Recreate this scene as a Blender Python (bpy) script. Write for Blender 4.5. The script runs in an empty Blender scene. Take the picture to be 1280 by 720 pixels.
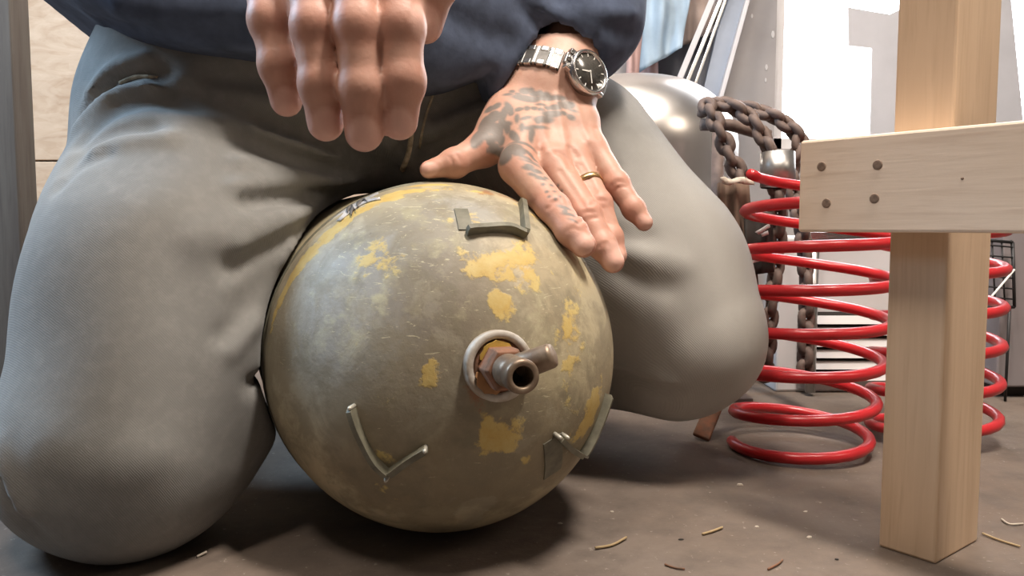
import bpy, bmesh, math, random
import numpy as np
from mathutils import Vector, Matrix, Euler
random.seed(7); np.random.seed(7)
SC = bpy.context.scene
COL = SC.collection

# ------------------------------------------------------------------ camera, world, lights, exposure
F_PX, CAM_H, PITCH = 1000.0, 0.272, math.radians(4.4)
cam_d = bpy.data.cameras.new('camera'); cam = bpy.data.objects.new('camera', cam_d); COL.objects.link(cam)
cam_d.sensor_width = 36.0; cam_d.lens = 36.0 * F_PX / 1280.0; cam_d.clip_start = 0.02
cam.location = (0, 0, CAM_H); cam.rotation_euler = (math.radians(90) - PITCH, 0, 0)
SC.camera = cam

world = bpy.data.worlds.new('world'); SC.world = world; world.use_nodes = True
wb = world.node_tree.nodes['Background']
wb.inputs[0].default_value = (0.93, 0.96, 1.0, 1); wb.inputs[1].default_value = 8.0

def area(name, loc, target, size, size_y, power, col):
    l = bpy.data.lights.new(name, 'AREA'); l.shape = 'RECTANGLE'; l.size = size; l.size_y = size_y
    l.energy = power; l.color = col
    o = bpy.data.objects.new(name, l); COL.objects.link(o); o.location = loc
    o.rotation_euler = (Vector(target) - Vector(loc)).to_track_quat('-Z', 'Y').to_euler()
    return o
area('ceiling_tube_lamp', (0.50, 0.28, 2.2), (0.15, 0.75, 0.2), 0.18, 0.5, 39.0, (1.0, 0.89, 0.78))
area('front_tube_lamp', (-0.45, -0.12, 2.2), (0.1, 0.75, 0.2), 0.2, 0.5, 14.0, (1.0, 0.88, 0.76))
area('workshop_lamp', (1.45, 0.1, 1.4), (0.4, 0.75, 0.3), 0.4, 0.4, 3.0, (1.0, 0.84, 0.68))
area('door_daylight', (-1.5, 0.82, 1.15), (-0.42, 0.8, 0.3), 0.4, 0.8, 26.0, (0.50, 0.74, 1.0))
area('back_wall_fill', (-0.05, 1.15, 2.3), (0.0, 2.1, 1.0), 0.3, 0.9, 22.0, (1.0, 0.9, 0.8))  # unseen fill lamp added to brighten the back wall and strand board

vs = SC.view_settings
SC.display_settings.display_device = 'sRGB'
vs.view_transform = 'Standard'; vs.look = 'None'; vs.exposure = 0.75; vs.gamma = 1.0; vs.use_curve_mapping = False

# ------------------------------------------------------------------ helpers
CP, SP = math.cos(PITCH), math.sin(PITCH)
def ray(px, py):
    x = (px - 640) / F_PX; y = (360 - py) / F_PX
    return np.array([x, CP + y * SP, y * CP - SP])
CAM = np.array([0, 0, CAM_H])
def at(px, py, d): return CAM + d * ray(px, py)
def on_floor(px, py, z=0.0):
    r = ray(px, py); return CAM + r * ((z - CAM_H) / r[2])
def on_y(px, py, Y):
    r = ray(px, py); return CAM + r * (Y / r[1])
def project(P):
    D = P - CAM
    dep = D[:, 1] * CP - D[:, 2] * SP
    up = D[:, 1] * SP + D[:, 2] * CP
    return 640 + F_PX * D[:, 0] / dep, 360 - F_PX * up / dep, dep
def unit(v):
    v = np.asarray(v, float); return v / np.linalg.norm(v)

def link(name, verts, faces, mat, parent=None, smooth=True, recalc=True):
    me = bpy.data.meshes.new(name)
    me.from_pydata([tuple(map(float, v)) for v in verts], [], [tuple(int(i) for i in f) for f in faces])
    if recalc:
        bm = bmesh.new(); bm.from_mesh(me); bmesh.ops.recalc_face_normals(bm, faces=bm.faces); bm.to_mesh(me); bm.free()
    if smooth: me.polygons.foreach_set('use_smooth', [True] * len(me.polygons))
    me.materials.append(mat); me.update()
    o = bpy.data.objects.new(name, me); COL.objects.link(o)
    if parent is not None: adopt(o, parent)
    return o
def world_origin(p):
    v = Vector((0, 0, 0))
    while p is not None:
        v += p.location
        if p.parent is not None: v += p.matrix_parent_inverse.translation
        p = p.parent
    return v
def adopt(o, parent):
    o.parent = parent
    o.matrix_parent_inverse = Matrix.Translation(-world_origin(parent)) if parent.rotation_euler == Euler((0,0,0)) else parent.matrix_world.inverted()
def root(name, loc):
    o = bpy.data.objects.new(name, None); COL.objects.link(o); o.location = Vector([float(c) for c in loc]); o.empty_display_size = 0.05
    return o
def tag(o, label, cat, group=None, kind=None):
    o['label'] = label; o['category'] = cat
    if group: o['group'] = group
    if kind: o['kind'] = kind
    return o
def struct(o):
    o['kind'] = 'structure'; return o

def box_geo(x0, x1, y0, y1, z0, z1):
    v = [(x, y, z) for x in (x0, x1) for y in (y0, y1) for z in (z0, z1)]
    f = [(0, 1, 3, 2), (4, 6, 7, 5), (0, 4, 5, 1), (2, 3, 7, 6), (0, 2, 6, 4), (1, 5, 7, 3)]
    return v, f
def merge(parts):
    V, Fc = [], []
    for v, f in parts:
        n = len(V); V += [tuple(p) for p in v]; Fc += [tuple(i + n for i in q) for q in f]
    return V, Fc
def bevel(o, w, seg=2):
    m = o.modifiers.new('bevel', 'BEVEL'); m.width = w; m.segments = seg; m.limit_method = 'ANGLE'; m.angle_limit = math.radians(40)
    return o
def frame_of(a):
    a = unit(a); h = np.array([0, 0, 1.0]) if abs(a[2]) < 0.9 else np.array([1.0, 0, 0])
    u = unit(np.cross(h, a)); v = np.cross(a, u); return u, v, a
def lathe_geo(prof, origin, axis, seg=48, cap0=True, cap1=True):
    u, v, a = frame_of(axis); o = np.asarray(origin, float)
    V = []; Fc = []
    for (s, r) in prof:
        for k in range(seg):
            t = 2 * math.pi * k / seg
            V.append(o + a * s + (u * math.cos(t) + v * math.sin(t)) * r)
    for i in range(len(prof) - 1):
        for k in range(seg):
            k2 = (k + 1) % seg
            Fc.append((i * seg + k, i * seg + k2, (i + 1) * seg + k2, (i + 1) * seg + k))
    if cap0: Fc.append(tuple(range(seg - 1, -1, -1)))
    if cap1: Fc.append(tuple((len(prof) - 1) * seg + k for k in range(seg)))
    return V, Fc
def tube_geo(pts, rad, seg=10, closed=False):
    P = [np.asarray(p, float) for p in pts]; n = len(P)
    R = rad if hasattr(rad, '__len__') else [rad] * n
    T = []
    for i in range(n):
        a = P[(i - 1) % n] if (closed or i > 0) else P[i]; b = P[(i + 1) % n] if (closed or i < n - 1) else P[i]
        T.append(unit(b - a))
    u, v, _ = frame_of(T[0]); V = []; Fc = []
    for i in range(n):
        u = unit(u - T[i] * np.dot(u, T[i])); v = np.cross(T[i], u)
        for k in range(seg):
            t = 2 * math.pi * k / seg; V.append(P[i] + (u * math.cos(t) + v * math.sin(t)) * R[i])
    for i in range(n if closed else n - 1):
        j = (i + 1) % n
        for k in range(seg):
            k2 = (k + 1) % seg; Fc.append((i * seg + k, i * seg + k2, j * seg + k2, j * seg + k))
    if not closed:
        Fc.append(tuple(range(seg - 1, -1, -1))); Fc.append(tuple((n - 1) * seg + k for k in range(seg)))
    return V, Fc
def smooth_path(pts, n=8):
    P = [np.asarray(p, float) for p in pts]; out = []
    Q = [2 * P[0] - P[1]] + P + [2 * P[-1] - P[-2]]
    for i in range(1, len(Q) - 2):
        for k in range(n):
            t = k / n; a, b, c, d = Q[i - 1], Q[i], Q[i + 1], Q[i + 2]
            out.append(0.5 * (2 * b + (c - a) * t + (2 * a - 5 * b + 4 * c - d) * t * t + (3 * b - a - 3 * c + d) * t ** 3))
    out.append(P[-1]); return out

# ------------------------------------------------------------------ materials
def new_mat(name):
    m = bpy.data.materials.new(name); m.use_nodes = True
    nt = m.node_tree; b = nt.nodes['Principled BSDF']; return m, nt, b
def nd(nt, typ, **kw):
    n = nt.nodes.new(typ)
    for k, v in kw.items():
        if k.startswith('_'): setattr(n, k[1:], v)
        else: n.inputs[k.replace('__', ' ')].default_value = v
    return n
def coord(nt, scale=(1, 1, 1), kind='Object'):
    tc = nd(nt, 'ShaderNodeTexCoord'); mp = nd(nt, 'ShaderNodeMapping'); mp.inputs['Scale'].default_value = scale
    nt.links.new(tc.outputs[kind], mp.inputs['Vector']); return mp.outputs[0]
def noise(nt, vec, scale, detail=4, rough=0.55, dist=0.0):
    n = nd(nt, 'ShaderNodeTexNoise', Scale=scale, Detail=detail, Roughness=rough, Distortion=dist)
    nt.links.new(vec, n.inputs['Vector']); return n.outputs[0]
def ramp(nt, fac, stops):
    r = nd(nt, 'ShaderNodeValToRGB'); e = r.color_ramp.elements
    while len(e) < len(stops): e.new(0.5)
    for el, (p, c) in zip(e, stops):
        el.position = p; el.color = (c, c, c, 1) if not hasattr(c, '__len__') else (*c[:3], 1)
    nt.links.new(fac, r.inputs[0]); return r.outputs[0]
def mix(nt, fac, a, b, mode='MIX'):
    m = nd(nt, 'ShaderNodeMix', _data_type='RGBA', _blend_type=mode)
    for sock, val in ((m.inputs[0], fac), (m.inputs[6], a), (m.inputs[7], b)):
        if hasattr(val, 'links') or hasattr(val, 'is_linked'): nt.links.new(val, sock)
        else: sock.default_value = val if not hasattr(val, '__len__') else (*val[:3], 1)
    return m.outputs[2]
def math_n(nt, op, a, b=0.0, clamp=False):
    m = nd(nt, 'ShaderNodeMath', _operation=op, _use_clamp=clamp)
    for s, val in ((m.inputs[0], a), (m.inputs[1], b)):
        if hasattr(val, 'is_linked'): nt.links.new(val, s)
        else: s.default_value = val
    return m.outputs[0]
def bump(nt, b, h, strength=0.3, dist=0.001):
    n = nd(nt, 'ShaderNodeBump', Strength=strength, Distance=dist); nt.links.new(h, n.inputs['Height'])
    nt.links.new(n.outputs[0], b.inputs['Normal'])
def mat_plain(name, c, rough=0.6, metal=0.0, var=0.12, scale=30, bmp=0.15, c2=None):
    m, nt, b = new_mat(name); v = coord(nt); f = noise(nt, v, scale)
    k = c2 if c2 else tuple(x * (1 - 2.5 * var) for x in c)
    nt.links.new(mix(nt, ramp(nt, f, [(0.35, 0.0), (0.7, 1.0)]), c, k), b.inputs['Base Color'])
    b.inputs['Roughness'].default_value = rough; b.inputs['Metallic'].default_value = metal
    if bmp: bump(nt, b, f, bmp, 0.002)
    return m
def attr(nt, name, out='Fac'):
    a = nd(nt, 'ShaderNodeAttribute'); a.attribute_name = name; return a.outputs[out]
def mat_wood(name, c1, c2, dark, stretch=(2, 30, 30), rough=0.65, knots=True):
    m, nt, b = new_mat(name); v = coord(nt, stretch)
    n1 = noise(nt, v, 1.6, 5, 0.6, 0.8); n2 = noise(nt, v, 6.0, 3, 0.6, 0.3)
    col = mix(nt, ramp(nt, n1, [(0.3, 0.0), (0.68, 1.0)]), c1, c2)
    col = mix(nt, ramp(nt, n2, [(0.52, 0.0), (0.8, 0.5)]), col, dark)
    if knots:
        v2 = coord(nt, tuple(0.35 * math.sqrt(s / 2) * 6 for s in stretch)); k = nd(nt, 'ShaderNodeTexVoronoi', Scale=1.0); nt.links.new(v2, k.inputs['Vector'])
        col = mix(nt, ramp(nt, k.outputs['Distance'], [(0.04, 0.65), (0.16, 0.0)]), col, dark)
    nt.links.new(col, b.inputs['Base Color']); b.inputs['Roughness'].default_value = rough
    bump(nt, b, n2, 0.2, 0.0008); return m

def mat_skin():
    m, nt, b = new_mat('skin'); v = coord(nt)
    f = noise(nt, v, 60, 4); g = noise(nt, v, 420, 3)
    base = mix(nt, ramp(nt, f, [(0.3, 0.0), (0.7, 1.0)]), (0.54, 0.33, 0.25), (0.47, 0.26, 0.19))
    base = mix(nt, attr(nt, 'red'), base, (0.55, 0.19, 0.13))
    base = mix(nt, attr(nt, 'nail'), base, (0.70, 0.42, 0.34))
    base = mix(nt, math_n(nt, 'MULTIPLY', attr(nt, 'ink'), 0.93), base, (0.155, 0.14, 0.125))
    nt.links.new(base, b.inputs['Base Color'])
    b.inputs['Roughness'].default_value = 0.52
    b.inputs['Subsurface Weight'].default_value = 0.12; b.inputs['Subsurface Radius'].default_value = (0.006, 0.0025, 0.0015); b.inputs['Subsurface Scale'].default_value = 1.0
    h = math_n(nt, 'ADD', f, math_n(nt, 'MULTIPLY', g, 0.5)); bump(nt, b, h, 0.25, 0.0012); return m
def mat_denim():
    m, nt, b = new_mat('grey_denim'); v = coord(nt)
    f = noise(nt, v, 9, 5); g = noise(nt, v, 90, 4)
    w = nd(nt, 'ShaderNodeTexWave', Scale=260, Distortion=1.5, Detail=1); w.bands_direction = 'DIAGONAL'; nt.links.new(v, w.inputs['Vector'])
    c = mix(nt, ramp(nt, f, [(0.3, 0.0), (0.72, 1.0)]), (0.205, 0.205, 0.197), (0.145, 0.145, 0.14))
    c = mix(nt, attr(nt, 'worn'), c, (0.42, 0.405, 0.375))
    c = mix(nt, math_n(nt, 'MULTIPLY', ramp(nt, g, [(0.45, 0.0), (0.8, 1.0)]), 0.3), c, (0.34, 0.33, 0.31))
    nt.links.new(c, b.inputs['Base Color']); b.inputs['Roughness'].default_value = 0.92
    b.inputs['Sheen Weight'].default_value = 0.12
    bump(nt, b, math_n(nt, 'ADD', w.outputs[1], g), 0.22, 0.0008); return m
def mat_tank():
    m, nt, b = new_mat('worn_cylinder_paint'); v = coord(nt)
    n1 = noise(nt, v, 14, 6, 0.62); n2 = noise(nt, v, 55, 6, 0.65); n3 = noise(nt, v, 5.5, 4); n4 = noise(nt, v, 190, 4, 0.6); n5 = noise(nt, v, 32, 3)
    c = mix(nt, ramp(nt, n3, [(0.35, 0.0), (0.65, 1.0)]), (0.32, 0.28, 0.18), (0.53, 0.445, 0.29))
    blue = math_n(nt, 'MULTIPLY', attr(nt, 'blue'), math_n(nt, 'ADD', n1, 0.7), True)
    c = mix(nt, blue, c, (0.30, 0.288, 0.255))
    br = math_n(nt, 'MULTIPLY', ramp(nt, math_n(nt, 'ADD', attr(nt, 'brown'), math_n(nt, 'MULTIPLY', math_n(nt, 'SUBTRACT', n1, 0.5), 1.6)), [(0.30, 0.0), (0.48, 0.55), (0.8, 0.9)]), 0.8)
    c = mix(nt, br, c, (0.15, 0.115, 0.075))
    pale = ramp(nt, math_n(nt, 'ADD', math_n(nt, 'MULTIPLY', n2, 0.6), math_n(nt, 'MULTIPLY', n1, 0.4)), [(0.50, 0.0), (0.60, 0.75)])
    c = mix(nt, math_n(nt, 'MULTIPLY', pale, attr(nt, 'pale')), c, (0.50, 0.47, 0.30))
    mot = noise(nt, v, 26, 7, 0.7, 0.6)
    c = mix(nt, ramp(nt, mot, [(0.40, 0.6), (0.54, 0.0)]), c, (0.20, 0.175, 0.12))
    pt = noise(nt, v, 8.5, 7, 0.62, 0.4)
    c = mix(nt, ramp(nt, pt, [(0.50, 0.0), (0.535, 0.5)]), c, (0.235, 0.20, 0.135))
    pt2 = noise(nt, coord(nt, (1.3, 1.3, 1.3)), 12.5, 7, 0.66, 0.3)
    c = mix(nt, ramp(nt, pt2, [(0.585, 0.0), (0.63, 0.22)]), c, (0.46, 0.43, 0.33))
    v3 = coord(nt, (1, 1, 5)); scr = noise(nt, v3, 48, 5, 0.7, 2.5)
    c = mix(nt, ramp(nt, math_n(nt, 'ADD', scr, math_n(nt, 'MULTIPLY', attr(nt, 'pale'), 0.07)), [(0.67, 0.0), (0.70, 0.75)]), c, (0.58, 0.53, 0.36))
    spot = ramp(nt, n5, [(0.62, 0.0), (0.70, 0.5)])
    c = mix(nt, spot, c, (0.17, 0.15, 0.10))
    # yellow paint that survives in flakes
    yy = math_n(nt, 'ADD', attr(nt, 'yellow'), math_n(nt, 'MULTIPLY', math_n(nt, 'SUBTRACT', math_n(nt, 'ADD', math_n(nt, 'MULTIPLY', n1, 0.5), math_n(nt, 'MULTIPLY', n2, 0.5)), 0.5), 3.6))
    ym = ramp(nt, yy, [(0.44, 0.0), (0.60, 0.85)])
    ycol = mix(nt, ramp(nt, n2, [(0.35, 0.0), (0.65, 1.0)]), (0.53, 0.345, 0.075), (0.58, 0.45, 0.17))
    c = mix(nt, ym, c, ycol)
    rr = math_n(nt, 'ADD', attr(nt, 'rust'), math_n(nt, 'MULTIPLY', math_n(nt, 'SUBTRACT', n2, 0.5), 1.8))
    c = mix(nt, ramp(nt, rr, [(0.42, 0.0), (0.62, 0.8)]), c, (0.27, 0.12, 0.06))
    dots = ramp(nt, n4, [(0.70, 0.0), (0.76, 0.7)])
    c = mix(nt, dots, c, (0.13, 0.11, 0.08))
    nt.links.new(c, b.inputs['Base Color'])
    rg = ramp(nt, n1, [(0.3, 0.5), (0.7, 0.7)]); nt.links.new(rg, b.inputs['Roughness'])
    b.inputs['Specular IOR Level'].default_value = 0.35
    h = math_n(nt, 'ADD', math_n(nt, 'MULTIPLY', ym, 0.35), math_n(nt, 'ADD', math_n(nt, 'MULTIPLY', n2, 0.6), math_n(nt, 'MULTIPLY', n4, 0.35)))
    bump(nt, b, h, 0.35, 0.0018); return m
def mat_concrete():
    m, nt, b = new_mat('concrete'); v = coord(nt)
    a = noise(nt, v, 2.2, 6, 0.6); c2 = noise(nt, v, 16, 6, 0.65); g = noise(nt, v, 130, 4, 0.7)
    c = mix(nt, ramp(nt, a, [(0.35, 0.0), (0.65, 1.0)]), (0.132, 0.097, 0.074), (0.172, 0.140, 0.118))
    c = mix(nt, ramp(nt, c2, [(0.44, 0.0), (0.66, 0.65)]), c, (0.085, 0.067, 0.055))
    c = mix(nt, ramp(nt, g, [(0.63, 0.0), (0.70, 0.6)]), c, (0.36, 0.31, 0.27))
    nt.links.new(c, b.inputs['Base Color']); b.inputs['Roughness'].default_value = 0.85
    bump(nt, b, math_n(nt, 'ADD', c2, math_n(nt, 'MULTIPLY', g, 0.5)), 0.4, 0.003); return m
def mat_ply():
    m, nt, b = new_mat('strand_board'); v = coord(nt, (7, 7, 22)); v2 = coord(nt, (16, 16, 60))
    n1 = noise(nt, v, 1.3, 5, 0.6, 1.2); vo = nd(nt, 'ShaderNodeTexVoronoi', Scale=1.2); nt.links.new(v2, vo.inputs['Vector'])
    c = mix(nt, ramp(nt, n1, [(0.3, 0.0), (0.7, 1.0)]), (0.56, 0.42, 0.30), (0.38, 0.25, 0.155))
    c = mix(nt, math_n(nt, 'MULTIPLY', vo.outputs['Color'], 0.28), c, (0.66, 0.54, 0.42))
    c = mix(nt, ramp(nt, n1, [(0.62, 0.0), (0.8, 0.55)]), c, (0.33, 0.19, 0.11))
    nt.links.new(c, b.inputs['Base Color']); b.inputs['Roughness'].default_value = 0.75
    bump(nt, b, n1, 0.3, 0.002); return m
def mat_glass_pane():
    m = bpy.data.materials.new('dusty_pane'); m.use_nodes = True; nt = m.node_tree; nt.nodes.clear()
    out = nd(nt, 'ShaderNodeOutputMaterial'); tr = nd(nt, 'ShaderNodeBsdfTransparent'); tl = nd(nt, 'ShaderNodeBsdfTranslucent', Color=(0.75, 0.75, 0.78, 1))
    gl = nd(nt, 'ShaderNodeBsdfGlossy', Roughness=0.08); mx = nd(nt, 'ShaderNodeMixShader'); m2 = nd(nt, 'ShaderNodeMixShader')
    v = coord(nt); n = noise(nt, v, 5, 4); dirt = ramp(nt, n, [(0.45, 0.12), (0.75, 0.5)])
    nt.links.new(dirt, mx.inputs[0]); nt.links.new(tr.outputs[0], mx.inputs[1]); nt.links.new(tl.outputs[0], mx.inputs[2])
    m2.inputs[0].default_value = 0.04; nt.links.new(mx.outputs[0], m2.inputs[1]); nt.links.new(gl.outputs[0], m2.inputs[2]); nt.links.new(m2.outputs[0], out.inputs[0]); return m

M = dict(
    skin=mat_skin(), denim=mat_denim(), tank=mat_tank(), concrete=mat_concrete(), ply=mat_ply(), pane=mat_glass_pane(),
    navy=mat_plain('navy_fleece', (0.075, 0.098, 0.158), 0.95, 0, 0.15, 60, 0.3),
    thread=mat_plain('seam_thread', (0.50, 0.42, 0.30), 0.9, 0, 0.2, 200, 0.3),
    hair=mat_plain('hair', (0.05, 0.035, 0.025), 0.7, 0, 0.2, 200, 0.4),
    boot=mat_plain('boot_leather', (0.02, 0.018, 0.016), 0.6, 0, 0.15, 80, 0.3),
    steel=mat_plain('polished_steel', (0.72, 0.71, 0.70), 0.22, 1.0, 0.05, 60, 0.03),
    steel2=mat_plain('brushed_steel', (0.50, 0.49, 0.48), 0.38, 1.0, 0.08, 120, 0.05),
    keg=mat_plain('stainless_drum', (0.80, 0.76, 0.73), 0.3, 1.0, 0.08, 6, 0.12),
    linkmid=mat_plain('grey_watch_links', (0.13, 0.125, 0.12), 0.45, 0.8, 0.1, 200, 0.05),
    dial=mat_plain('watch_dial', (0.10, 0.095, 0.085), 0.25, 0.3, 0.1, 400, 0.0),
    lume=mat_plain('watch_mark', (0.85, 0.83, 0.78), 0.4, 0, 0.02, 100, 0.0),
    gold=mat_plain('worn_gold', (0.72, 0.48, 0.24), 0.35, 1.0, 0.1, 200, 0.05),
    collar=mat_plain('chalky_white_paint', (0.52, 0.50, 0.46), 0.6, 0, 0.14, 55, 0.5, (0.26, 0.19, 0.12)),
    rust=mat_plain('rusty_steel', (0.27, 0.115, 0.06), 0.75, 0.1, 0.2, 80, 0.5, (0.14, 0.085, 0.055)),
    bronze=mat_plain('dull_valve_metal', (0.27, 0.205, 0.145), 0.45, 0.55, 0.18, 90, 0.3, (0.17, 0.115, 0.08)),
    bore=mat_plain('dark_bore', (0.03, 0.025, 0.022), 0.8, 0, 0.1, 50, 0.0),
    yellowp=mat_plain('flaking_yellow_paint', (0.58, 0.38, 0.08), 0.55, 0, 0.12, 60, 0.4),
    orange=mat_plain('orange_rust', (0.42, 0.215, 0.09), 0.7, 0, 0.12, 60, 0.4),
    olive=mat_plain('olive_bracket_paint', (0.19, 0.18, 0.13), 0.6, 0, 0.16, 90, 0.4),
    bright=mat_plain('bare_metal_edge', (0.5, 0.48, 0.41), 0.4, 0.3, 0.1, 90, 0.2),
    paper=mat_plain('grey_sticker', (0.56, 0.56, 0.57), 0.5, 0, 0.1, 90, 0.1),
    ink=mat_plain('sticker_ink', (0.14, 0.13, 0.12), 0.6, 0, 0.1, 90, 0.0),
    red=mat_plain('red_gloss_enamel', (0.52, 0.022, 0.028), 0.28, 0, 0.06, 25, 0.05),
    chain=mat_plain('rusty_chain', (0.17, 0.12, 0.10), 0.7, 0.2, 0.2, 60, 0.4, (0.10, 0.07, 0.06)),
    pine=mat_wood('pale_pine', (0.80, 0.675, 0.555), (0.74, 0.605, 0.48), (0.52, 0.38, 0.28)),
    pine_leg=mat_wood('pine_leg', (0.66, 0.49, 0.34), (0.57, 0.41, 0.275), (0.44, 0.29, 0.18), (30, 30, 2)),
    grey_post=mat_wood('weathered_timber', (0.12, 0.105, 0.09), (0.085, 0.07, 0.06), (0.05, 0.04, 0.035), (30, 30, 2), 0.85, False),
    hole=mat_plain('screw_plug', (0.27, 0.19, 0.14), 0.7, 0, 0.15, 300, 0.2),
    wall=mat_plain('grey_wall_paint', (0.36, 0.335, 0.33), 0.8, 0, 0.1, 5, 0.2),
    white=mat_plain('white_enamel', (0.62, 0.60, 0.60), 0.4, 0, 0.05, 8, 0.05),
    greyp=mat_plain('grey_cabinet_paint', (0.27, 0.24, 0.245), 0.55, 0, 0.08, 6, 0.08),
    board=mat_plain('grey_card', (0.50, 0.49, 0.51), 0.85, 0, 0.05, 8, 0.1),
    blue=mat_plain('blue_grey_track', (0.20, 0.235, 0.30), 0.45, 0.3, 0.1, 8, 0.1),
    dkblue=mat_plain('slate_cloth', (0.13, 0.135, 0.155), 0.9, 0, 0.1, 20, 0.2),
    sky=mat_plain('pale_blue_cloth', (0.33, 0.43, 0.53), 0.9, 0, 0.1, 12, 0.2),
    pink=mat_plain('pink_cloth', (0.50, 0.34, 0.32), 0.9, 0, 0.1, 12, 0.2),
    tan=mat_plain('tan_cloth', (0.32, 0.25, 0.22), 0.9, 0, 0.1, 12, 0.2),
    brown=mat_plain('brown_hide', (0.15, 0.09, 0.06), 0.8, 0, 0.2, 25, 0.4),
    black=mat_plain('black_wire', (0.03, 0.03, 0.032), 0.5, 0.3, 0.1, 50, 0.0),
    straw=mat_plain('dry_straw', (0.42, 0.31, 0.17), 0.8, 0, 0.1, 90, 0.1),
    chip=mat_plain('pale_chip', (0.62, 0.55, 0.46), 0.8, 0, 0.1, 90, 0.1),
    dark=mat_plain('dim_workshop_wall', (0.13, 0.12, 0.11), 0.9, 0, 0.1, 3, 0.2),
    ceil=mat_plain('ceiling_board', (0.2, 0.19, 0.18), 0.9, 0, 0.05, 5, 0.1),
)

# ------------------------------------------------------------------ room shell
XL, XR, YB, YF, ZT = -1.6, 2.0, 2.1, -1.6, 2.4
struct(link('floor', *box_geo(XL - .1, XR + .1, YF - .1, YB + .1, -0.06, 0.0), M['concrete'], smooth=False))
struct(link('ceiling', *box_geo(XL - .1, XR + .1, YF - .1, YB + .1, ZT, ZT + 0.06), M['ceil'], smooth=False))
wall_left = struct(link('wall_left', *box_geo(XL - .1, XL, YF, YB, 0, ZT), M['dark'], smooth=False))
struct(link('wall_right', *box_geo(XR, XR + .1, YF, YB, 0, ZT), M['dark'], smooth=False))
struct(link('wall_front', *box_geo(XL - .1, XR + .1, YF - .1, YF, 0, ZT), M['dark'], smooth=False))
wx0 = on_y(969, 100, YB)[0]; wx1 = wx0 + 0.95; wz0 = on_y(1000, 186, YB)[2]; wz1 = 1.75
parts = [box_geo(XL - .1, wx0, YB, YB + .1, 0, ZT), box_geo(wx1, XR + .1, YB, YB + .1, 0, ZT),
         box_geo(wx0, wx1, YB, YB + .1, 0, wz0), box_geo(wx0, wx1, YB, YB + .1, wz1, ZT)]
wall_back = struct(link('wall_back', *merge(parts), M['wall'], smooth=False))
win = struct(link('window_1', *merge([box_geo(wx0, wx0 + .03, YB + .03, YB + .08, wz0, wz1), box_geo(wx1 - .03, wx1, YB + .03, YB + .08, wz0, wz1),
      box_geo(wx0, wx1, YB + .03, YB + .08, wz0, wz0 + .03), box_geo(wx0, wx1, YB + .03, YB + .08, wz1 - .03, wz1)]), M['white'], smooth=False))
link('pane', *box_geo(wx0 + .03, wx1 - .03, YB + .053, YB + .057, wz0 + .03, wz1 - .03), M['pane'], win, smooth=False)
# flakes of paint gone from the wall beside the window
for (px, py, s) in ((966, 43, .010), (958, 84, .008), (957, 100, .006), (940, 20, .006)):
    c = on_y(px, py, YB - .001)
    v = [c + np.array([s * .45 * math.cos(a), 0, s * math.sin(a)]) for a in np.linspace(0, 2 * math.pi, 7)[:-1]]
    v2 = [p + np.array([0, -.0012, 0]) for p in v]
    link('paint_flake', v + v2, [tuple(range(6)), tuple(range(6, 12))] + [(i, (i + 1) % 6, 6 + (i + 1) % 6, 6 + i) for i in range(6)], M['white'], wall_back, smooth=False)

# strand-board lining on the back wall at the left
PY = 1.75
lining = struct(link('wall_lining', *box_geo(XL, -0.25, PY + .02, PY + .06, 0, ZT), M['grey_post'], smooth=False))
zj = on_y(60, 201, PY)[2]
for (z0, z1, dy) in ((0.0, zj - .002, .0), (zj + .002, zj + 0.62, .003), (zj + .625, ZT, .0)):
    bevel(link('strand_board_panel', *box_geo(XL, -0.25, PY + dy, PY + .018 + dy, z0, z1), M['ply'], lining, smooth=False), .0015)
a = at(-14, 240, 1.15); b = at(24, 240, 1.15)
post = bevel(link('timber_post', *box_geo(a[0], b[0], a[1], a[1] + .045, 0, ZT), M['grey_post'], smooth=False), .003)
tag(post, 'dark grey weathered timber post in front of the strand board wall', 'post')

# ------------------------------------------------------------------ gas cylinder
TC = at(552, 442, 0.73); TR = 0.1556; TC[2] = TR
TA = unit((0.345, -0.935, 0.0)); TL = 0.42
VA = unit((0.345, -0.935, 0.085))
def ray_dome(px, py, R=TR):
    r = ray(px, py); r = r / np.linalg.norm(r); oc = CAM - TC; b = np.dot(oc, r); c = np.dot(oc, oc) - R * R; h = b * b - c
    t = -b - math.sqrt(max(h, 0.0)); p = CAM + r * t; n = unit(p - TC)
    return TC + n * R, n
def tank_sdf(P, R=TR):
    D = P - TC.astype(P.dtype); s = D @ TA.astype(P.dtype)
    s = np.minimum(s, 0); s = np.maximum(s, -TL)
    q = D - s[:, None] * TA.astype(P.dtype); return np.sqrt((q * q).sum(1)) - R
prof = []
N = 90
for i in range(N + 1):
    t = math.pi / 2 * (1 - i / N); prof.append((TR * math.sin(t), max(TR * math.cos(t), 0.0006)))
for s in np.linspace(0, -TL, 16)[1:]:
    prof.append((s, TR + (0.0012 if 0 else 0)))
for i in range(1, 16):
    t = math.pi / 2 * i / 15; prof.append((-TL - 0.7 * TR * math.sin(t), max(TR * math.cos(t), 0.0006)))
tank = root('gas_cylinder', (TC[0], TC[1], 0.0))
tag(tank, 'scraped grey and yellow gas cylinder lying on the concrete with its valve facing out', 'gas cylinder')
V, Fc = lathe_geo(prof, TC, TA, 220)
V = np.array(V)
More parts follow.
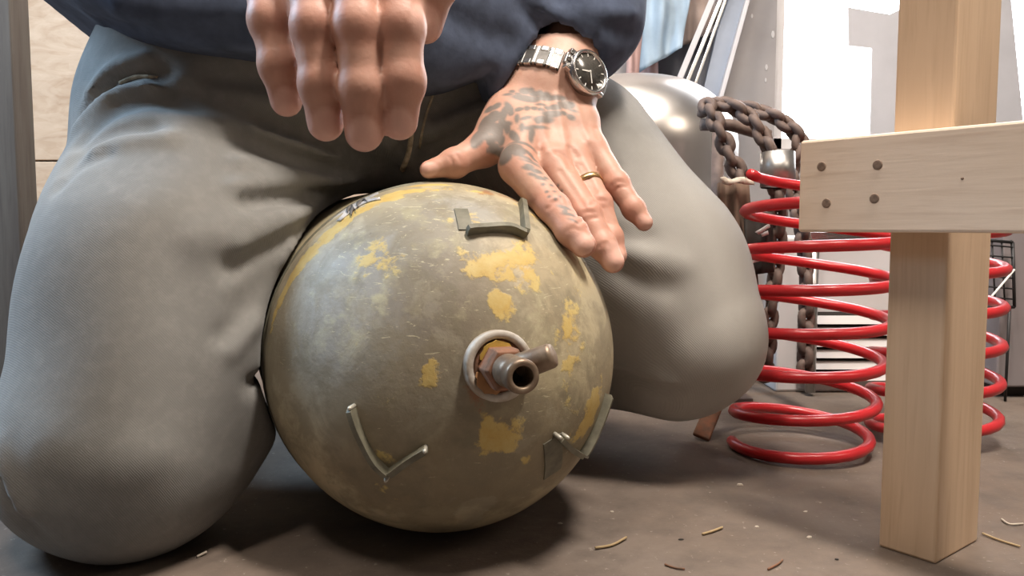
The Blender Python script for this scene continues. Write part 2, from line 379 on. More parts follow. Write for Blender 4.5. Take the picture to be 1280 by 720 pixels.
# shallow dents
rng = np.random.RandomState(3)
shell = link('shell', V, Fc, M['tank'], tank)
def blob_attr(o, name, blobs):
    P = np.array([v.co[:] for v in o.data.vertices]); val = np.zeros(len(P))
    for (px, py, rx, ry, w, *tl) in blobs:
        c, n = ray_dome(px, py); up = unit(np.array([0, 0, 1.0]) - n * n[2]); rt = np.cross(up, n); rt = rt if rt[0] > 0 else -rt
        k = 0.66 / 1000.0; t = math.radians(tl[0]) if tl else 0.0
        D = P - c; x = D @ rt; y = -(D @ up); z = D @ n
        xx = x * math.cos(t) + y * math.sin(t); yy = -x * math.sin(t) + y * math.cos(t)
        d = np.sqrt((xx / (rx * k)) ** 2 + (yy / (ry * k)) ** 2 + (z / 0.09) ** 2)
        f = w * np.clip(1.45 - .75 * d, 0, 1); val = np.maximum(val, f) if w > 0 else val
    a = o.data.attributes.new(name, 'FLOAT', 'POINT'); a.data.foreach_set('value', val.astype(np.float32))
blob_attr(shell, 'yellow', [(352, 372, 10, 40, 0.72, 10), (368, 342, 13, 22, 0.88, 30), (388, 316, 14, 20, 0.94, 42), (408, 296, 16, 16, 0.94, 45), (430, 278, 18, 14, 0.94, 50), (452, 263, 20, 11, 0.90, -34), (478, 250, 22, 9, 0.94, -28), (505, 240, 22, 8, 0.90, -22), (535, 231, 24, 7, .72, -14),
    (632, 332, 52, 26, .70), (655, 318, 22, 34, .62), (600, 340, 40, 18, .56), (648, 335, 28, 16, .7), (626, 380, 15, 15, .95), (540, 464, 15, 18, .78), (628, 548, 26, 18, .74), (608, 545, 8, 20, .8), (715, 430, 20, 45, .52, 15),
    (660, 575, 10, 12, .5), (715, 345, 22, 40, .38), (480, 315, 34, 30, .43, -40), (560, 236, 60, 9, .5), (745, 500, 16, 50, .48, 20), (500, 300, 14, 10, .52), (655, 262, 12, 22, .6), (600, 275, 34, 16, .46)])
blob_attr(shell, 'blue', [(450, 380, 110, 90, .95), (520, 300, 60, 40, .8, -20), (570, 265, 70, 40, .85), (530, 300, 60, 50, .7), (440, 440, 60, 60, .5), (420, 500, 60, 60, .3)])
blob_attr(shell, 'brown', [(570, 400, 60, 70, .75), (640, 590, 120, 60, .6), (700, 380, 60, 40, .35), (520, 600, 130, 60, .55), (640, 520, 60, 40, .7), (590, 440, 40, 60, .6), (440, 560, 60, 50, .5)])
blob_attr(shell, 'rust', [(620, 235, 70, 18, .44), (625, 490, 24, 12, .44), (650, 240, 40, 10, .46), (700, 560, 16, 30, .35), (600, 480, 14, 26, .5)])
blob_attr(shell, 'pale', [(500, 300, 110, 90, 1.0, -30), (620, 265, 100, 30, .8), (690, 420, 60, 120, .7), (380, 350, 60, 90, .6), (540, 380, 160, 120, .4)])
# girth weld
link('girth_weld', *tube_geo([TC - TA * .006 + (frame_of(TA)[0] * math.cos(t) + frame_of(TA)[1] * math.sin(t)) * (TR - .0005) for t in np.linspace(0, 2 * math.pi, 97)[:-1]], 0.0022, 6, True), M['olive'], tank)

# three torn bracket strips left on the dome
def strip(name, pxs, height, thick, parent, mat, lean=0.0, edge=True):
    pts = smooth_path([np.array(ray_dome(*p)[0]) for p in pxs], 5) if len(pxs) > 2 and lean == 0 else [np.array(ray_dome(*p)[0]) for p in pxs]
    dense = []
    for i in range(len(pts) - 1):
        for k in range(6): dense.append(pts[i] * (1 - k / 6) + pts[i + 1] * k / 6)
    dense.append(pts[-1]); pts = [TC + unit(p - TC) * TR for p in dense]
    V = []; Fc = []; n = len(pts)
    for i, p in enumerate(pts):
        t = unit(pts[min(i + 1, n - 1)] - pts[max(i - 1, 0)]); nn = unit(p - TC); s = np.cross(t, nn) * thick / 2
        hh = height * (0.93 + 0.07 * math.sin(i * 0.09 + 1)) * min(1.0, 0.7 + 0.3 * min(i, n - 1 - i) / 3)
        V += [p - nn * .003 - s, p - nn * .003 + s, p + nn * hh + s, p + nn * hh - s]
    for i in range(n - 1):
        for k in range(4): Fc.append((4 * i + k, 4 * i + (k + 1) % 4, 4 * i + 4 + (k + 1) % 4, 4 * i + 4 + k))
    Fc += [(0, 1, 2, 3), (4 * n - 1, 4 * n - 2, 4 * n - 3, 4 * n - 4)]
    return link(name, V, Fc, mat, parent, smooth=False)
def bracket(label, segs, nubs):
    first = strip('bracket', segs[0], 0.0085, 0.0042, tank, M['olive']); first['label'] = label
    for s in segs[1:]: strip('bracket_arm', s, 0.008, 0.0046, first, M['olive'])
    for (px, py, r) in nubs:
        c, n = ray_dome(px, py); V, Fc = lathe_geo([(0.0, r), (0.0075, r), (0.0095, r * .6)], c - n * .001, n, 8)
        link('bare_end', V, Fc, M['bright'], first)
bracket('curved bracket stub with upright side arms near the top of the dome', [[(583, 293), (600, 290), (620, 289), (640, 291), (655, 297)], [(654, 296), (653, 276), (650, 256)]], [])
V = []; 
strip('bracket_shadow_scar', [(582, 288), (576, 262)], 0.0016, 0.011, tank, M['olive'])  # flat dark strip: bracket scar and shadow painted together
bracket('bent V shaped bracket stub low on the left of the dome', [[(442, 508), (452, 540), (468, 570), (487, 589)], [(488, 588), (508, 574), (533, 558)]], [(443, 507, .0018), (486, 592, .0018), (532, 558, .0018)])
bracket('bent V shaped bracket stub at the lower right edge of the dome', [[(693, 543), (708, 557), (722, 566)], [(724, 566), (742, 535), (757, 492)]], [(693, 542, .0018), (702, 542, .0017), (725, 565, .0016)])
strip('bracket_shadow_scar', [(690, 548), (690, 592)], 0.0012, 0.018, tank, M['olive'])  # dark strip paints the shadow scar running down from the bracket

# valve
apx, _ = ray_dome(622, 457)
valve = root('valve', apx); adopt(valve, tank)
ring_prof = [(-.010, .0262), (.0045, .0262), (.0062, .0248), (.0062, .0205), (.002, .0195), (-.010, .0195)]
o = link('collar', *lathe_geo(ring_prof, apx, VA, 40, False, False), M['collar'], valve); o['label'] = 'chalky white weld collar'
link('neck', *lathe_geo([(-.008, .0198), (.003, .0196), (.0045, .0175), (.0045, .006)], apx, VA, 36, False, True), M['rust'], valve)
# curled flakes of old yellow paint on the neck
fu, fv, fa = frame_of(VA)
def flake(a0, a1, r0, r1, s, mat, nm):
    V = []; Fc = []; n = 10
    for i in range(n + 1):
        t = a0 + (a1 - a0) * i / n; w = math.sin(math.pi * i / n) * .8 + .2 + .15 * math.sin(i * 2.3)
        for r in (r0 + (r1 - r0) * (0.5 - w / 2), r0 + (r1 - r0) * (0.5 + w / 2)):
            for ds in (0, .0016): V.append(apx + fa * (s + ds + .002 * i / n) + (fu * math.cos(t) + fv * math.sin(t)) * r)
    for i in range(n):
        b = 4 * i
        Fc += [(b, b + 4, b + 6, b + 2), (b + 1, b + 3, b + 7, b + 5), (b, b + 1, b + 5, b + 4), (b + 2, b + 6, b + 7, b + 3)]
    Fc += [(0, 2, 3, 1), (4 * n, 4 * n + 1, 4 * n + 3, 4 * n + 2)]
    link(nm, V, Fc, mat, valve, smooth=False)
def vang(px, py):
    p = at(px, py, np.dot(apx - CAM, [0, CP, -SP])) - apx; return math.atan2(np.dot(p, fv), np.dot(p, fu))
flake(vang(596, 462) , vang(618, 505), .013, .0225, .006, M['orange'], 'rust_flake')
flake(vang(606, 452), vang(634, 438), .0125, .019, .005, M['yellowp'], 'paint_flake')
# hex body, stepped barrel, outlet with a dark bore, side outlet
BA = unit(at(667, 477, 0.505) - apx)
hexp = lathe_geo([(.002, .0145), (.004, .0168), (.024, .0168), (.027, .0145)], apx, BA, 6)
bevel(link('hex_nut', *hexp, M['rust'], valve, smooth=False), .0008, 2)
L = float(np.linalg.norm(at(667, 477, 0.528) - apx))
bar = [(.018, .0115), (.026, .0118), (.040, .0118), (.042, .0108), (.044, .0102), (.049, .0102), (.0505, .0114), (.058, .0114), (.0595, .0104), (L - .014, .0102), (L - .012, .0120), (L - .003, .0120), (L, .0110),
       (L, .0076), (L - .001, .0072), (L - .02, .0070)]
link('barrel', *lathe_geo(bar, apx, BA, 32, True, False), M['bronze'], valve)
link('bore', *lathe_geo([(L - .021, .0073), (L - .0195, .0073)], apx, BA, 20), M['bore'], valve)
s0 = apx + BA * .030; SA = unit(at(693, 443, 0.545) - s0)
SL = float(np.linalg.norm(at(693, 443, 0.545) - s0))
link('side_outlet', *lathe_geo([(.004, .0096), (.016, .0093), (SL - .003, .0088), (SL - .001, .0080), (SL, .0056)], s0, SA, 24), M['bronze'], valve)

# worn sticker near the rim at the upper left
def sticker(px0, mat, lift, parent, nm):
    V = []; Fc = []; n = 8
    e0, e1 = px0
    for i in range(n + 1):
        t = i / n
        for e in (e0, e1):
            p = (e[0][0] * (1 - t) + e[1][0] * t, e[0][1] * (1 - t) + e[1][1] * t - 6 * math.sin(math.pi * t)); c, nn = ray_dome(*p)
            V += [c + nn * lift, c + nn * (lift - .0012)]
    for i in range(n):
        b = 4 * i; Fc += [(b, b + 2, b + 6, b + 4), (b + 1, b + 5, b + 7, b + 3), (b, b + 4, b + 5, b + 1), (b + 2, b + 3, b + 7, b + 6)]
    Fc += [(0, 1, 3, 2), (4 * n, 4 * n + 2, 4 * n + 3, 4 * n + 1)]
    return link(nm, V, Fc, mat, parent)
st = sticker((((408, 276), (473, 241)), ((426, 277), (476, 250))), M['paper'], .0012, tank, 'sticker'); st['label'] = 'torn grey sticker'
for (a, b) in (((434, 264), (442, 259)), ((446, 257), (458, 251)), ((438, 267), (444, 263))):
    sticker(((a, b), ((a[0] + 2, a[1] + 4), (b[0] + 2, b[1] + 3))), M['ink'], .0017, st, 'printed_mark')

# ------------------------------------------------------------------ signed distance modelling for the person
def cap(P, a, b, r1, r2):
    a = np.asarray(a, np.float32); b = np.asarray(b, np.float32); ba = b - a
    t = np.clip(((P - a) @ ba) / max(float(ba @ ba), 1e-12), 0, 1)
    q = P - a - t[:, None] * ba
    return np.sqrt((q * q).sum(1)) - (r1 + (r2 - r1) * t).astype(np.float32)
def ell(P, c, ax, r):
    Q = (P - np.asarray(c, np.float32)) @ np.asarray(ax, np.float32).T
    r = np.asarray(r, np.float32); k0 = np.sqrt(((Q / r) ** 2).sum(1)); k1 = np.sqrt(((Q / (r * r)) ** 2).sum(1)) + 1e-9
    return k0 * (k0 - 1) / k1
def smin(a, b, k):
    h = np.maximum(k - np.abs(a - b), 0) / k; return np.minimum(a, b) - h * h * k * 0.25
def smax(a, b, k): return -smin(-a, -b, k)
def grid_mesh(sdf, lo, hi, h):
    lo = np.asarray(lo, float); n = np.ceil((np.asarray(hi, float) - lo) / h).astype(int) + 1
    xs = [lo[i] + h * np.arange(n[i]) for i in range(3)]
    Fv = np.empty(n, np.float32)
    for i0 in range(0, n[0], 24):
        i1 = min(i0 + 24, n[0]); g = np.stack(np.meshgrid(xs[0][i0:i1], xs[1], xs[2], indexing='ij'), -1).reshape(-1, 3).astype(np.float32)
        Fv[i0:i1] = sdf(g).reshape(i1 - i0, n[1], n[2])
    ins = Fv < 0
    m = n - 1
    cnt = np.zeros(m, np.int8); acc = np.zeros((*m, 3), np.float32)
    offs = [(0, 0, 0), (1, 0, 0), (0, 1, 0), (1, 1, 0), (0, 0, 1), (1, 0, 1), (0, 1, 1), (1, 1, 1)]
    def sl(A, o): return A[o[0]:o[0] + m[0], o[1]:o[1] + m[1], o[2]:o[2] + m[2]]
    s = sum(sl(ins, o).astype(np.int8) for o in offs); cells = np.argwhere((s > 0) & (s < 8))
    ci = tuple(cells.T); C = np.zeros((len(cells), 3)); k = np.zeros(len(cells))
    vals = [sl(Fv, o)[ci] for o in offs]
    for a in range(8):
        for b in range(a + 1, 8):
            d = np.array(offs[b]) - np.array(offs[a])
            if np.abs(d).sum() != 1: continue
            fa, fb = vals[a], vals[b]; x = (fa < 0) != (fb < 0)
            t = np.where(x, fa / np.where(fa == fb, 1, fa - fb), 0)
            C += np.where(x[:, None], np.array(offs[a]) + t[:, None] * d, 0); k += x
    V = lo + h * (cells + C / k[:, None])
    idx = -np.ones(m, np.int64); idx[ci] = np.arange(len(cells))
    faces = []
    for ax in range(3):
        u, v = (ax + 1) % 3, (ax + 2) % 3
        A = np.take(ins, range(0, n[ax] - 1), ax); B = np.take(ins, range(1, n[ax]), ax)
        e = np.argwhere(A != B); e = e[(e[:, u] > 0) & (e[:, v] > 0) & (e[:, u] < n[u] - 1) & (e[:, v] < n[v] - 1)]
        flip = ~A[tuple(e.T)]
        eu = np.zeros(3, int); eu[u] = 1; ev = np.zeros(3, int); ev[v] = 1
        q = np.stack([idx[tuple((e - eu - ev).T)], idx[tuple((e - ev).T)], idx[tuple(e.T)], idx[tuple((e - eu).T)]], 1)
        q[flip] = q[flip][:, ::-1]; faces.append(q)
    return V, np.concatenate(faces)
def grid_obj(name, V, Fq, mat, parent):
    me = bpy.data.meshes.new(name); nf = len(Fq)
    me.vertices.add(len(V)); me.vertices.foreach_set('co', np.asarray(V, np.float32).ravel())
    me.loops.add(nf * 4); me.loops.foreach_set('vertex_index', Fq.astype(np.int32).ravel())
    me.polygons.add(nf); me.polygons.foreach_set('loop_start', np.arange(0, nf * 4, 4, dtype=np.int32)); 
    me.polygons.foreach_set('use_smooth', [True] * nf)
    me.update(calc_edges=True); me.validate(); me.materials.append(mat)
    o = bpy.data.objects.new(name, me); COL.objects.link(o); adopt(o, parent); return o
def mesh_normals(V, Fq):
    n = np.cross(V[Fq[:, 2]] - V[Fq[:, 0]], V[Fq[:, 3]] - V[Fq[:, 1]]); N = np.zeros_like(V)
    for k in range(4): np.add.at(N, Fq[:, k], n)
    return N / (np.linalg.norm(N, axis=1, keepdims=True) + 1e-12)
def trace(sdf, px, py, t0=0.3):
    r = ray(px, py); r = r / np.linalg.norm(r); t = t0
    for _ in range(90):
        d = float(sdf((CAM + r * t)[None].astype(np.float32))[0]); t += max(d, 0.0) * 0.8
        if d < 0.0006 or t > 2.5: break
    return CAM + r * t
def polyline_dist(P, pts):
    d = np.full(len(P), 9.0, np.float32)
    for i in range(len(pts) - 1):
        d = np.minimum(d, cap(P, pts[i], pts[i + 1], 0.0, 0.0))
    return d
def apply_folds(P, d, folds):
    near = np.abs(d) < 0.06
    if not near.any(): return d
    Q = P[near]; dd = np.zeros(len(Q), np.float32)
    for (pts, amp, w, lo, hi) in folds:
        m = ((Q > lo) & (Q < hi)).all(1)
        if m.any():
            q = polyline_dist(Q[m], pts); dd[m] += amp * np.exp(-(q / w) ** 2)
    d = d.copy(); d[near] += dd; return d
def make_folds(sdf, spec):
    out = []
    for (pxs, amp, w) in spec:
        sp = smooth_path([np.array([x, y, 0.0]) for x, y in pxs], 4) if len(pxs) > 2 else [np.array([*p, 0.0]) for p in pxs]
        pts = np.array([trace(sdf, p[0], p[1]) for p in sp])
        for _ in range(3): pts[1:-1] = .25 * pts[:-2] + .5 * pts[1:-1] + .25 * pts[2:]
        out.append((pts, amp, w, pts.min(0) - 3 * w, pts.max(0) + 3 * w))
    return out

BF = unit((0.37, -0.93, 0)); BR = unit((-0.93, -0.37, 0)); UP = np.array([0, 0, 1.0])
P0 = at(425, 150, 0.90)
person = root('person', (P0[0], P0[1], 0.0))
tag(person, 'kneeling person in grey jeans and navy sweatshirt straddling the gas cylinder', 'person')

# ---- jeans
RK = at(143, 553, 0.672); RM = at(224, 345, 0.738); RQ = at(222, 470, .715); RH = at(260, 170, 0.84)
LK = at(868, 428, 0.872); LM = at(700, 222, 0.95); LQ = at(800, 338, 0.905); LH = at(600, 170, 0.96)
RAn = RK + np.array([-.17, .36, -.015]); LAn = LK + np.array([-.19, .31, -.065])
BAX = np.array([BR, BF, UP])
def jeans_base(P):
    d = smin(smin(cap(P, RK, RM, .092, .112), cap(P, RK + np.array([.02, .02, 0]), RQ, .086, .088), .05), cap(P, RQ, RQ + np.array([.018, .05, .04]), .084, .082), .05)
    d = smin(d, cap(P, RM, RH, .112, .122), .06)
    d = smin(d, cap(P, RK + np.array([-.03, .03, -.012]), RAn + np.array([-.03, 0, 0]), .080, .060), .03)
    e = smin(cap(P, LK, LQ, .0745, .095), cap(P, LQ, LM, .096, .114), .09)
    e = smin(e, cap(P, LM, LH, .114, .124), .05)
    e = smin(e, cap(P, LK + np.array([-.02, .01, -.025]), LAn, .062, .055), .018)
    p = ell(P, P0 + np.array([0, .03, .02]), BAX, (.235, .15, .13))
    p = smin(p, cap(P, P0 + BR * .10 + UP * .02, P0 - BR * .10 + UP * .02, .125, .125), .05)
    p = smin(p, ell(P, P0 + UP * .13 + BF * .0, BAX, (.225, .15, .12)), .05)
    d = smin(smin(d, e, .03), p, .07)
    lat = (P - P0.astype(np.float32)) @ BR.astype(np.float32)
    d = smax(d, P[:, 2] - (P0[2] + .085 + .9 * lat * lat), .012)
    d = np.maximum(d, .002 - P[:, 2])
    d = smax(d, -(tank_sdf(P) - .0025), .012)
    return d
fold_spec = [
    # creases from the crotch across the near thigh: (pixels, +groove / -ridge, width)
    ([(330, 150), (400, 172), (460, 200), (495, 218)], 0.0230, .011), ([(300, 172), (380, 200), (440, 216), (480, 226)], 0.0209, .009),
    ([(320, 160), (390, 186), (450, 208), (490, 222)], -0.0147, .008),
    ([(310, 252), (380, 246), (440, 240), (480, 232)], 0.0167, .010), ([(300, 238), (370, 226), (440, 226)], -0.0093, .010),
    ([(290, 335), (350, 300), (400, 264), (430, 248)], 0.0124, .009), ([(300, 310), (350, 280), (410, 252)], -0.0078, .010),
    ([(280, 420), (320, 380), (350, 340)], 0.0078, .008), ([(315, 480), (330, 440), (340, 410)], 0.0093, .007), ([(290, 440), (325, 395), (345, 365)], -0.0062, .007),
    ([(268, 95), (340, 100), (420, 112), (500, 140)], 0.0093, .010),
    # hip folds at the left
    ([(104, 140), (130, 108), (165, 92), (205, 88)], 0.0109, .007), ([(98, 162), (125, 128), (165, 110), (215, 106)], -0.0093, .008),
    ([(100, 178), (140, 140), (190, 124), (240, 128)], 0.0093, .007), ([(85, 205), (110, 178), (150, 160), (190, 158)], 0.0109, .007),
    ([(112, 118), (140, 84), (180, 72)], -0.0093, .007), ([(118, 190), (160, 175), (210, 172)], -0.0062, .009),
    # far thigh
    ([(742, 288), (775, 296), (808, 298)], .0060, .010), ([(775, 335), (800, 352), (830, 362)], .0045, .012), ([(768, 310), (810, 320), (850, 330)], -0.0047, .014),
    ([(756, 462), (790, 470), (825, 482), (845, 486)], .0050, .006), ([(760, 456), (795, 462), (840, 478)], -0.0062, .006),
    ([(540, 165), (590, 140), (635, 118)], -0.0139, .009), ([(530, 190), (570, 175), (600, 160)], 0.0124, .009), ([(545, 140), (590, 122), (640, 104)], 0.0093, .008),
    ([(525, 96), (519, 140), (513, 185), (500, 212)], -0.0078, .006), ([(515, 98), (509, 140), (503, 185)], 0.0093, .005),
    # knee, lower left
    ([(0, 560), (10, 600), (28, 640)], -0.0093, .008), ([(0, 600), (18, 640), (40, 665)], 0.0093, .007), ([(60, 560), (120, 580), (180, 575)], -0.0047, .02),
    ([(196, 96), (208, 104), (216, 112)], .014, .006), ([(140, 128), (180, 118), (240, 116)], .008, .006), ([(215, 120), (300, 132), (360, 150)], .009, .012), ([(330, 132), (400, 145), (470, 175)], -.007, .009),
    ([(70, 232), (95, 205), (130, 190)], .009, .007), ([(300, 380), (330, 345), (355, 310)], .007, .009), ([(250, 300), (320, 276), (400, 262)], -.005, .014), ([(300, 205), (380, 222), (450, 226)], -.006, .009)]
FOLDS = make_folds(jeans_base, fold_spec)
def wob(P, s, seed):
    r = np.random.RandomState(seed); o = np.zeros(len(P), np.float32)
    for i in range(6):
        k = unit(r.randn(3)) * s * (0.6 + r.rand()); o += np.sin(P @ k.astype(np.float32) + r.rand() * 6.28).astype(np.float32)
    return o / 6
def jeans_sdf(P):
    d = jeans_base(P); d = d + .0028 * wob(P, 45, 11)
    d = apply_folds(P, d, FOLDS)
    d = np.maximum(d, .0015 - P[:, 2]); d = np.maximum(d, -(tank_sdf(P) - .003)); return d
V, Fq = grid_mesh(jeans_sdf, (-.66, .44, -.012), (.32, 1.36, .60), .0055)
jeans = grid_obj('jeans', V, Fq, M['denim'], person); jeans['label'] = 'worn grey denim jeans'
wv = np.zeros(len(V), np.float32)
for (c, r, w) in ((LK, .26, 1.0), (LM, .16, .75), (RK, .16, .30), (RM, .17, .35), (RH, .12, .3)):  # wear, with the far leg's stronger light painted in as paler denim
    wv = np.maximum(wv, w * np.clip(1.2 - np.linalg.norm(V - c, axis=1) / r, 0, 1))
jeans.data.attributes.new('worn', 'FLOAT', 'POINT').data.foreach_set('value', wv)
def seam(nm, pxs, r, mat, parent, sdf=None):
    sp = smooth_path([np.array([x, y, 0.0]) for x, y in pxs], 6); sdf = sdf or jeans_sdf
    pts = []
    for p in sp:
        q = trace(sdf, p[0], p[1]); pts.append(q - ray(p[0], p[1]) * r * .5)
    return link(nm, *tube_geo(pts, r, 6), mat, parent)
seam('fly_seam', [(531, 84), (526, 108), (518, 128), (515, 160), (511, 190), (503, 212)], .0030, M['thread'], jeans)
seam('pocket_edge', [(150, 104), (172, 96), (198, 98)], .0022, M['thread'], jeans)
seam('crotch_seam', [(546, 100), (540, 122), (531, 150), (524, 185)], .0014, M['thread'], jeans)

# ---- hands
def chain_sdf(P, pts, k=.004):
    d = None
    for i in range(len(pts) - 1):
        a, b = pts[i], pts[i + 1]; c = cap(P, a[0], b[0], a[1], b[1]); d = c if d is None else smin(d, c, k)
    return d
def J(l): return [(at(x, y, d), r) for (x, y, d, r) in l]
LHAND = dict(
    index=J([(647, 208, .722, .0168), (692, 262, .684, .0140), (714, 289, .667, .0128), (729, 306, .661, .0108)]),
    middle=J([(690, 204, .737, .0155), (732, 268, .703, .0128), (753, 307, .692, .0116), (766, 327, .688, .0100)]),
    ring=J([(718, 198, .748, .0142), (748, 255, .718, .0118), (763, 297, .708, .0106), (771, 319, .704, .0090)]),
    little=J([(741, 186, .758, .0138), (771, 230, .738, .0112), (792, 261, .728, .0098), (805, 278, .724, .0080)]),
    thumb=J([(634, 142, .775, .0185), (605, 186, .748, .0165), (568, 204, .730, .0122), (536, 212, .722, .0082)]))
LW = J([(662, 108, .800, .0165), (680, 104, .797, .0180), (699, 104, .797, .0180), (716, 110, .80, .0165)])
def hand_sdf(P, H, W, fore, palm_k=.016, tanked=False):
    palm = None
    for w, f in zip(W, ('index', 'middle', 'ring', 'little')):
        m = H[f][0]; mid = (w[0] * .45 + m[0] * .55); c = smin(cap(P, w[0], mid, w[1], m[1] * .98), cap(P, mid, m[0], m[1] * .98, m[1] * .93), .01)
        palm = c if palm is None else smin(palm, c, palm_k)
    th = H['thumb']; web = cap(P, th[0][0] * .5 + th[1][0] * .5, W[0][0] * .35 + H['index'][0][0] * .65, .013, .0125)
    palm = smin(palm, web, .018)
    palm = smin(palm, cap(P, W[0][0], th[0][0], W[0][1], th[0][1]), .018)
    t = chain_sdf(P, th, .006)
    # finger joints swell a little
    t = smin(t, np.sqrt(((P - th[2][0].astype(np.float32)) ** 2).sum(1)) - th[2][1] * 1.06, .005)
    palm = smin(palm, t, .014)
    fing = None
    for f in ('index', 'middle', 'ring', 'little'):
        c = chain_sdf(P, H[f], .004)
        for q, s in ((1, 1.05), (2, 1.035)):
            c = smin(c, np.sqrt(((P - H[f][q][0].astype(np.float32)) ** 2).sum(1)) - H[f][q][1] * s, .004)
        # pads between joints are a touch slimmer; knuckle bump at the base
        fing = c if fing is None else smin(fing, c, .0012)
    d = smin(palm, fing, .0065)
    for a, b, r1, r2 in fore: d = smin(d, cap(P, a, b, r1, r2), .025)
    return d
LE = np.array([.13, .95, .66])
wc = at(690, 100, .80)
fore_L = [(LW[1][0], LE, .026, .036), (LW[2][0], LE, .026, .036), (LW[0][0], LE, .018, .034), (LW[3][0], LE, .018, .034)]
RHAND = dict(
    index=J([(492, -80, .398, .0130), (501, 34, .388, .0110), (503, 102, .389, .0104), (499, 152, .395, .0092)]),
    middle=J([(440, -90, .396, .0132), (448, 34, .385, .0112), (453, 112, .386, .0106), (455, 166, .391, .0094)]),
    ring=J([(386, -84, .403, .0130), (394, 34, .392, .0110), (402, 106, .393, .0103), (407, 154, .398, .0091)]),
    little=J([(330, -62, .414, .0122), (338, 26, .405, .0101), (349, 82, .405, .0094), (358, 126, .410, .0082)]),
    thumb=J([(510, -215, .428, .0165), (549, -105, .412, .0140), (545, -28, .405, .0114), (531, 32, .406, .0092)]))
RW = J([(468, -300, .440, .0145), (440, -306, .436, .0160), (405, -306, .438, .0160), (378, -296, .443, .0145)])
RE = np.array([-.31, .56, .64])
fore_R = [(w[0], RE, w[1] * 1.1, .034) for w in RW]
def detail_lines(spec, H):
    return spec
KN = []
for f in ('index', 'middle', 'ring', 'little'):
    KN.append((LHAND[f][0][0], .010)); KN.append((LHAND[f][1][0], .008))
def left_hand(P):
    d = hand_sdf(P, LHAND, LW, fore_L)
    d = smax(d, -(tank_sdf(P) - .0006), .003)
    return apply_folds(P, d, HFOLDS) if HFOLDS else d
HFOLDS = []
HF = [  # knuckle creases, tendons and skin folds
    ([(690, 253), (699, 250)], .0016, .0016), ([(684, 261), (697, 253), (704, 258)], .0014, .0014), ([(720, 272), (730, 265), (742, 265)], .0018, .0016), ([(722, 279), (733, 274), (746, 272)], .0016, .0014),
    ([(738, 256), (748, 250), (757, 251)], .0016, .0014), ([(765, 233), (772, 226), (780, 228)], .0015, .0013), ([(768, 238), (776, 233), (783, 234)], .0013, .0012),
    ([(708, 290), (716, 284), (722, 287)], .0011, .0012), ([(748, 309), (755, 304), (761, 306)], .0011, .0012), ([(562, 196), (566, 203), (565, 213)], .0012, .0014), ([(571, 193), (575, 201)], .0012, .0014),
    ([(697, 190), (708, 196), (714, 210)], .0022, .003), ([(712, 185), (722, 196)], .0014, .003), ([(675, 188), (668, 200)], .0015, .003),
    ([(694, 120), (700, 150), (708, 185)], -.0014, .0045), ([(676, 120), (678, 150), (684, 188)], -.0012, .0045), ([(716, 122), (726, 150), (735, 176)], -.0012, .004),
    ([(700, 214), (718, 240), (730, 258)], .0012, .0025), ([(727, 206), (738, 226), (744, 240)], .0012, .0022), ([(745, 160), (748, 172)], .001, .002)]
HFOLDS = make_folds(left_hand, HF)
def nail_attr(V, H, cur):
    for f in H:
        a, b = H[f][2], H[f][3]; ax = unit(b[0] - a[0]); D = V - b[0]
        view = unit(CAM - b[0]); s = unit(np.cross(ax, view)); n = np.cross(s, ax); n = n if np.dot(n, view) > 0 else -n
        x = D @ s; y = D @ ax; z = D @ n; r = b[1]
        m = np.clip(1.35 - np.sqrt((x / (r * .72)) ** 2 + ((y - r * .25) / (r * .95)) ** 2), 0, .35) / .35 * (z > r * .3)
        cur = np.maximum(cur, m)
    return cur
def hand_part(sdf, lo, hi, h, H):
    V, Fq = grid_mesh(sdf, lo, hi, h); N_ = mesh_normals(V, Fq)
    red = np.zeros(len(V)); nail = np.zeros(len(V))
    for f in H:
        for q, w in ((0, .25), (1, .45), (2, .35), (3, .55)):
            c, r = H[f][q]; red = np.maximum(red, w * np.clip(1.5 - np.linalg.norm(V - c, axis=1) / (r * 1.3), 0, 1))
    return V, Fq, N_, red, nail_attr(V, H, nail)
allp = np.array([p for f in LHAND.values() for p, _ in f] + [w for w, _ in LW])
lo = allp.min(0) - .026; hi = allp.max(0) + .026; hi[2] = allp[:, 2].max() + .045
VL, FL, NL, redL, nailL = hand_part(left_hand, lo, hi, .00155, LHAND)
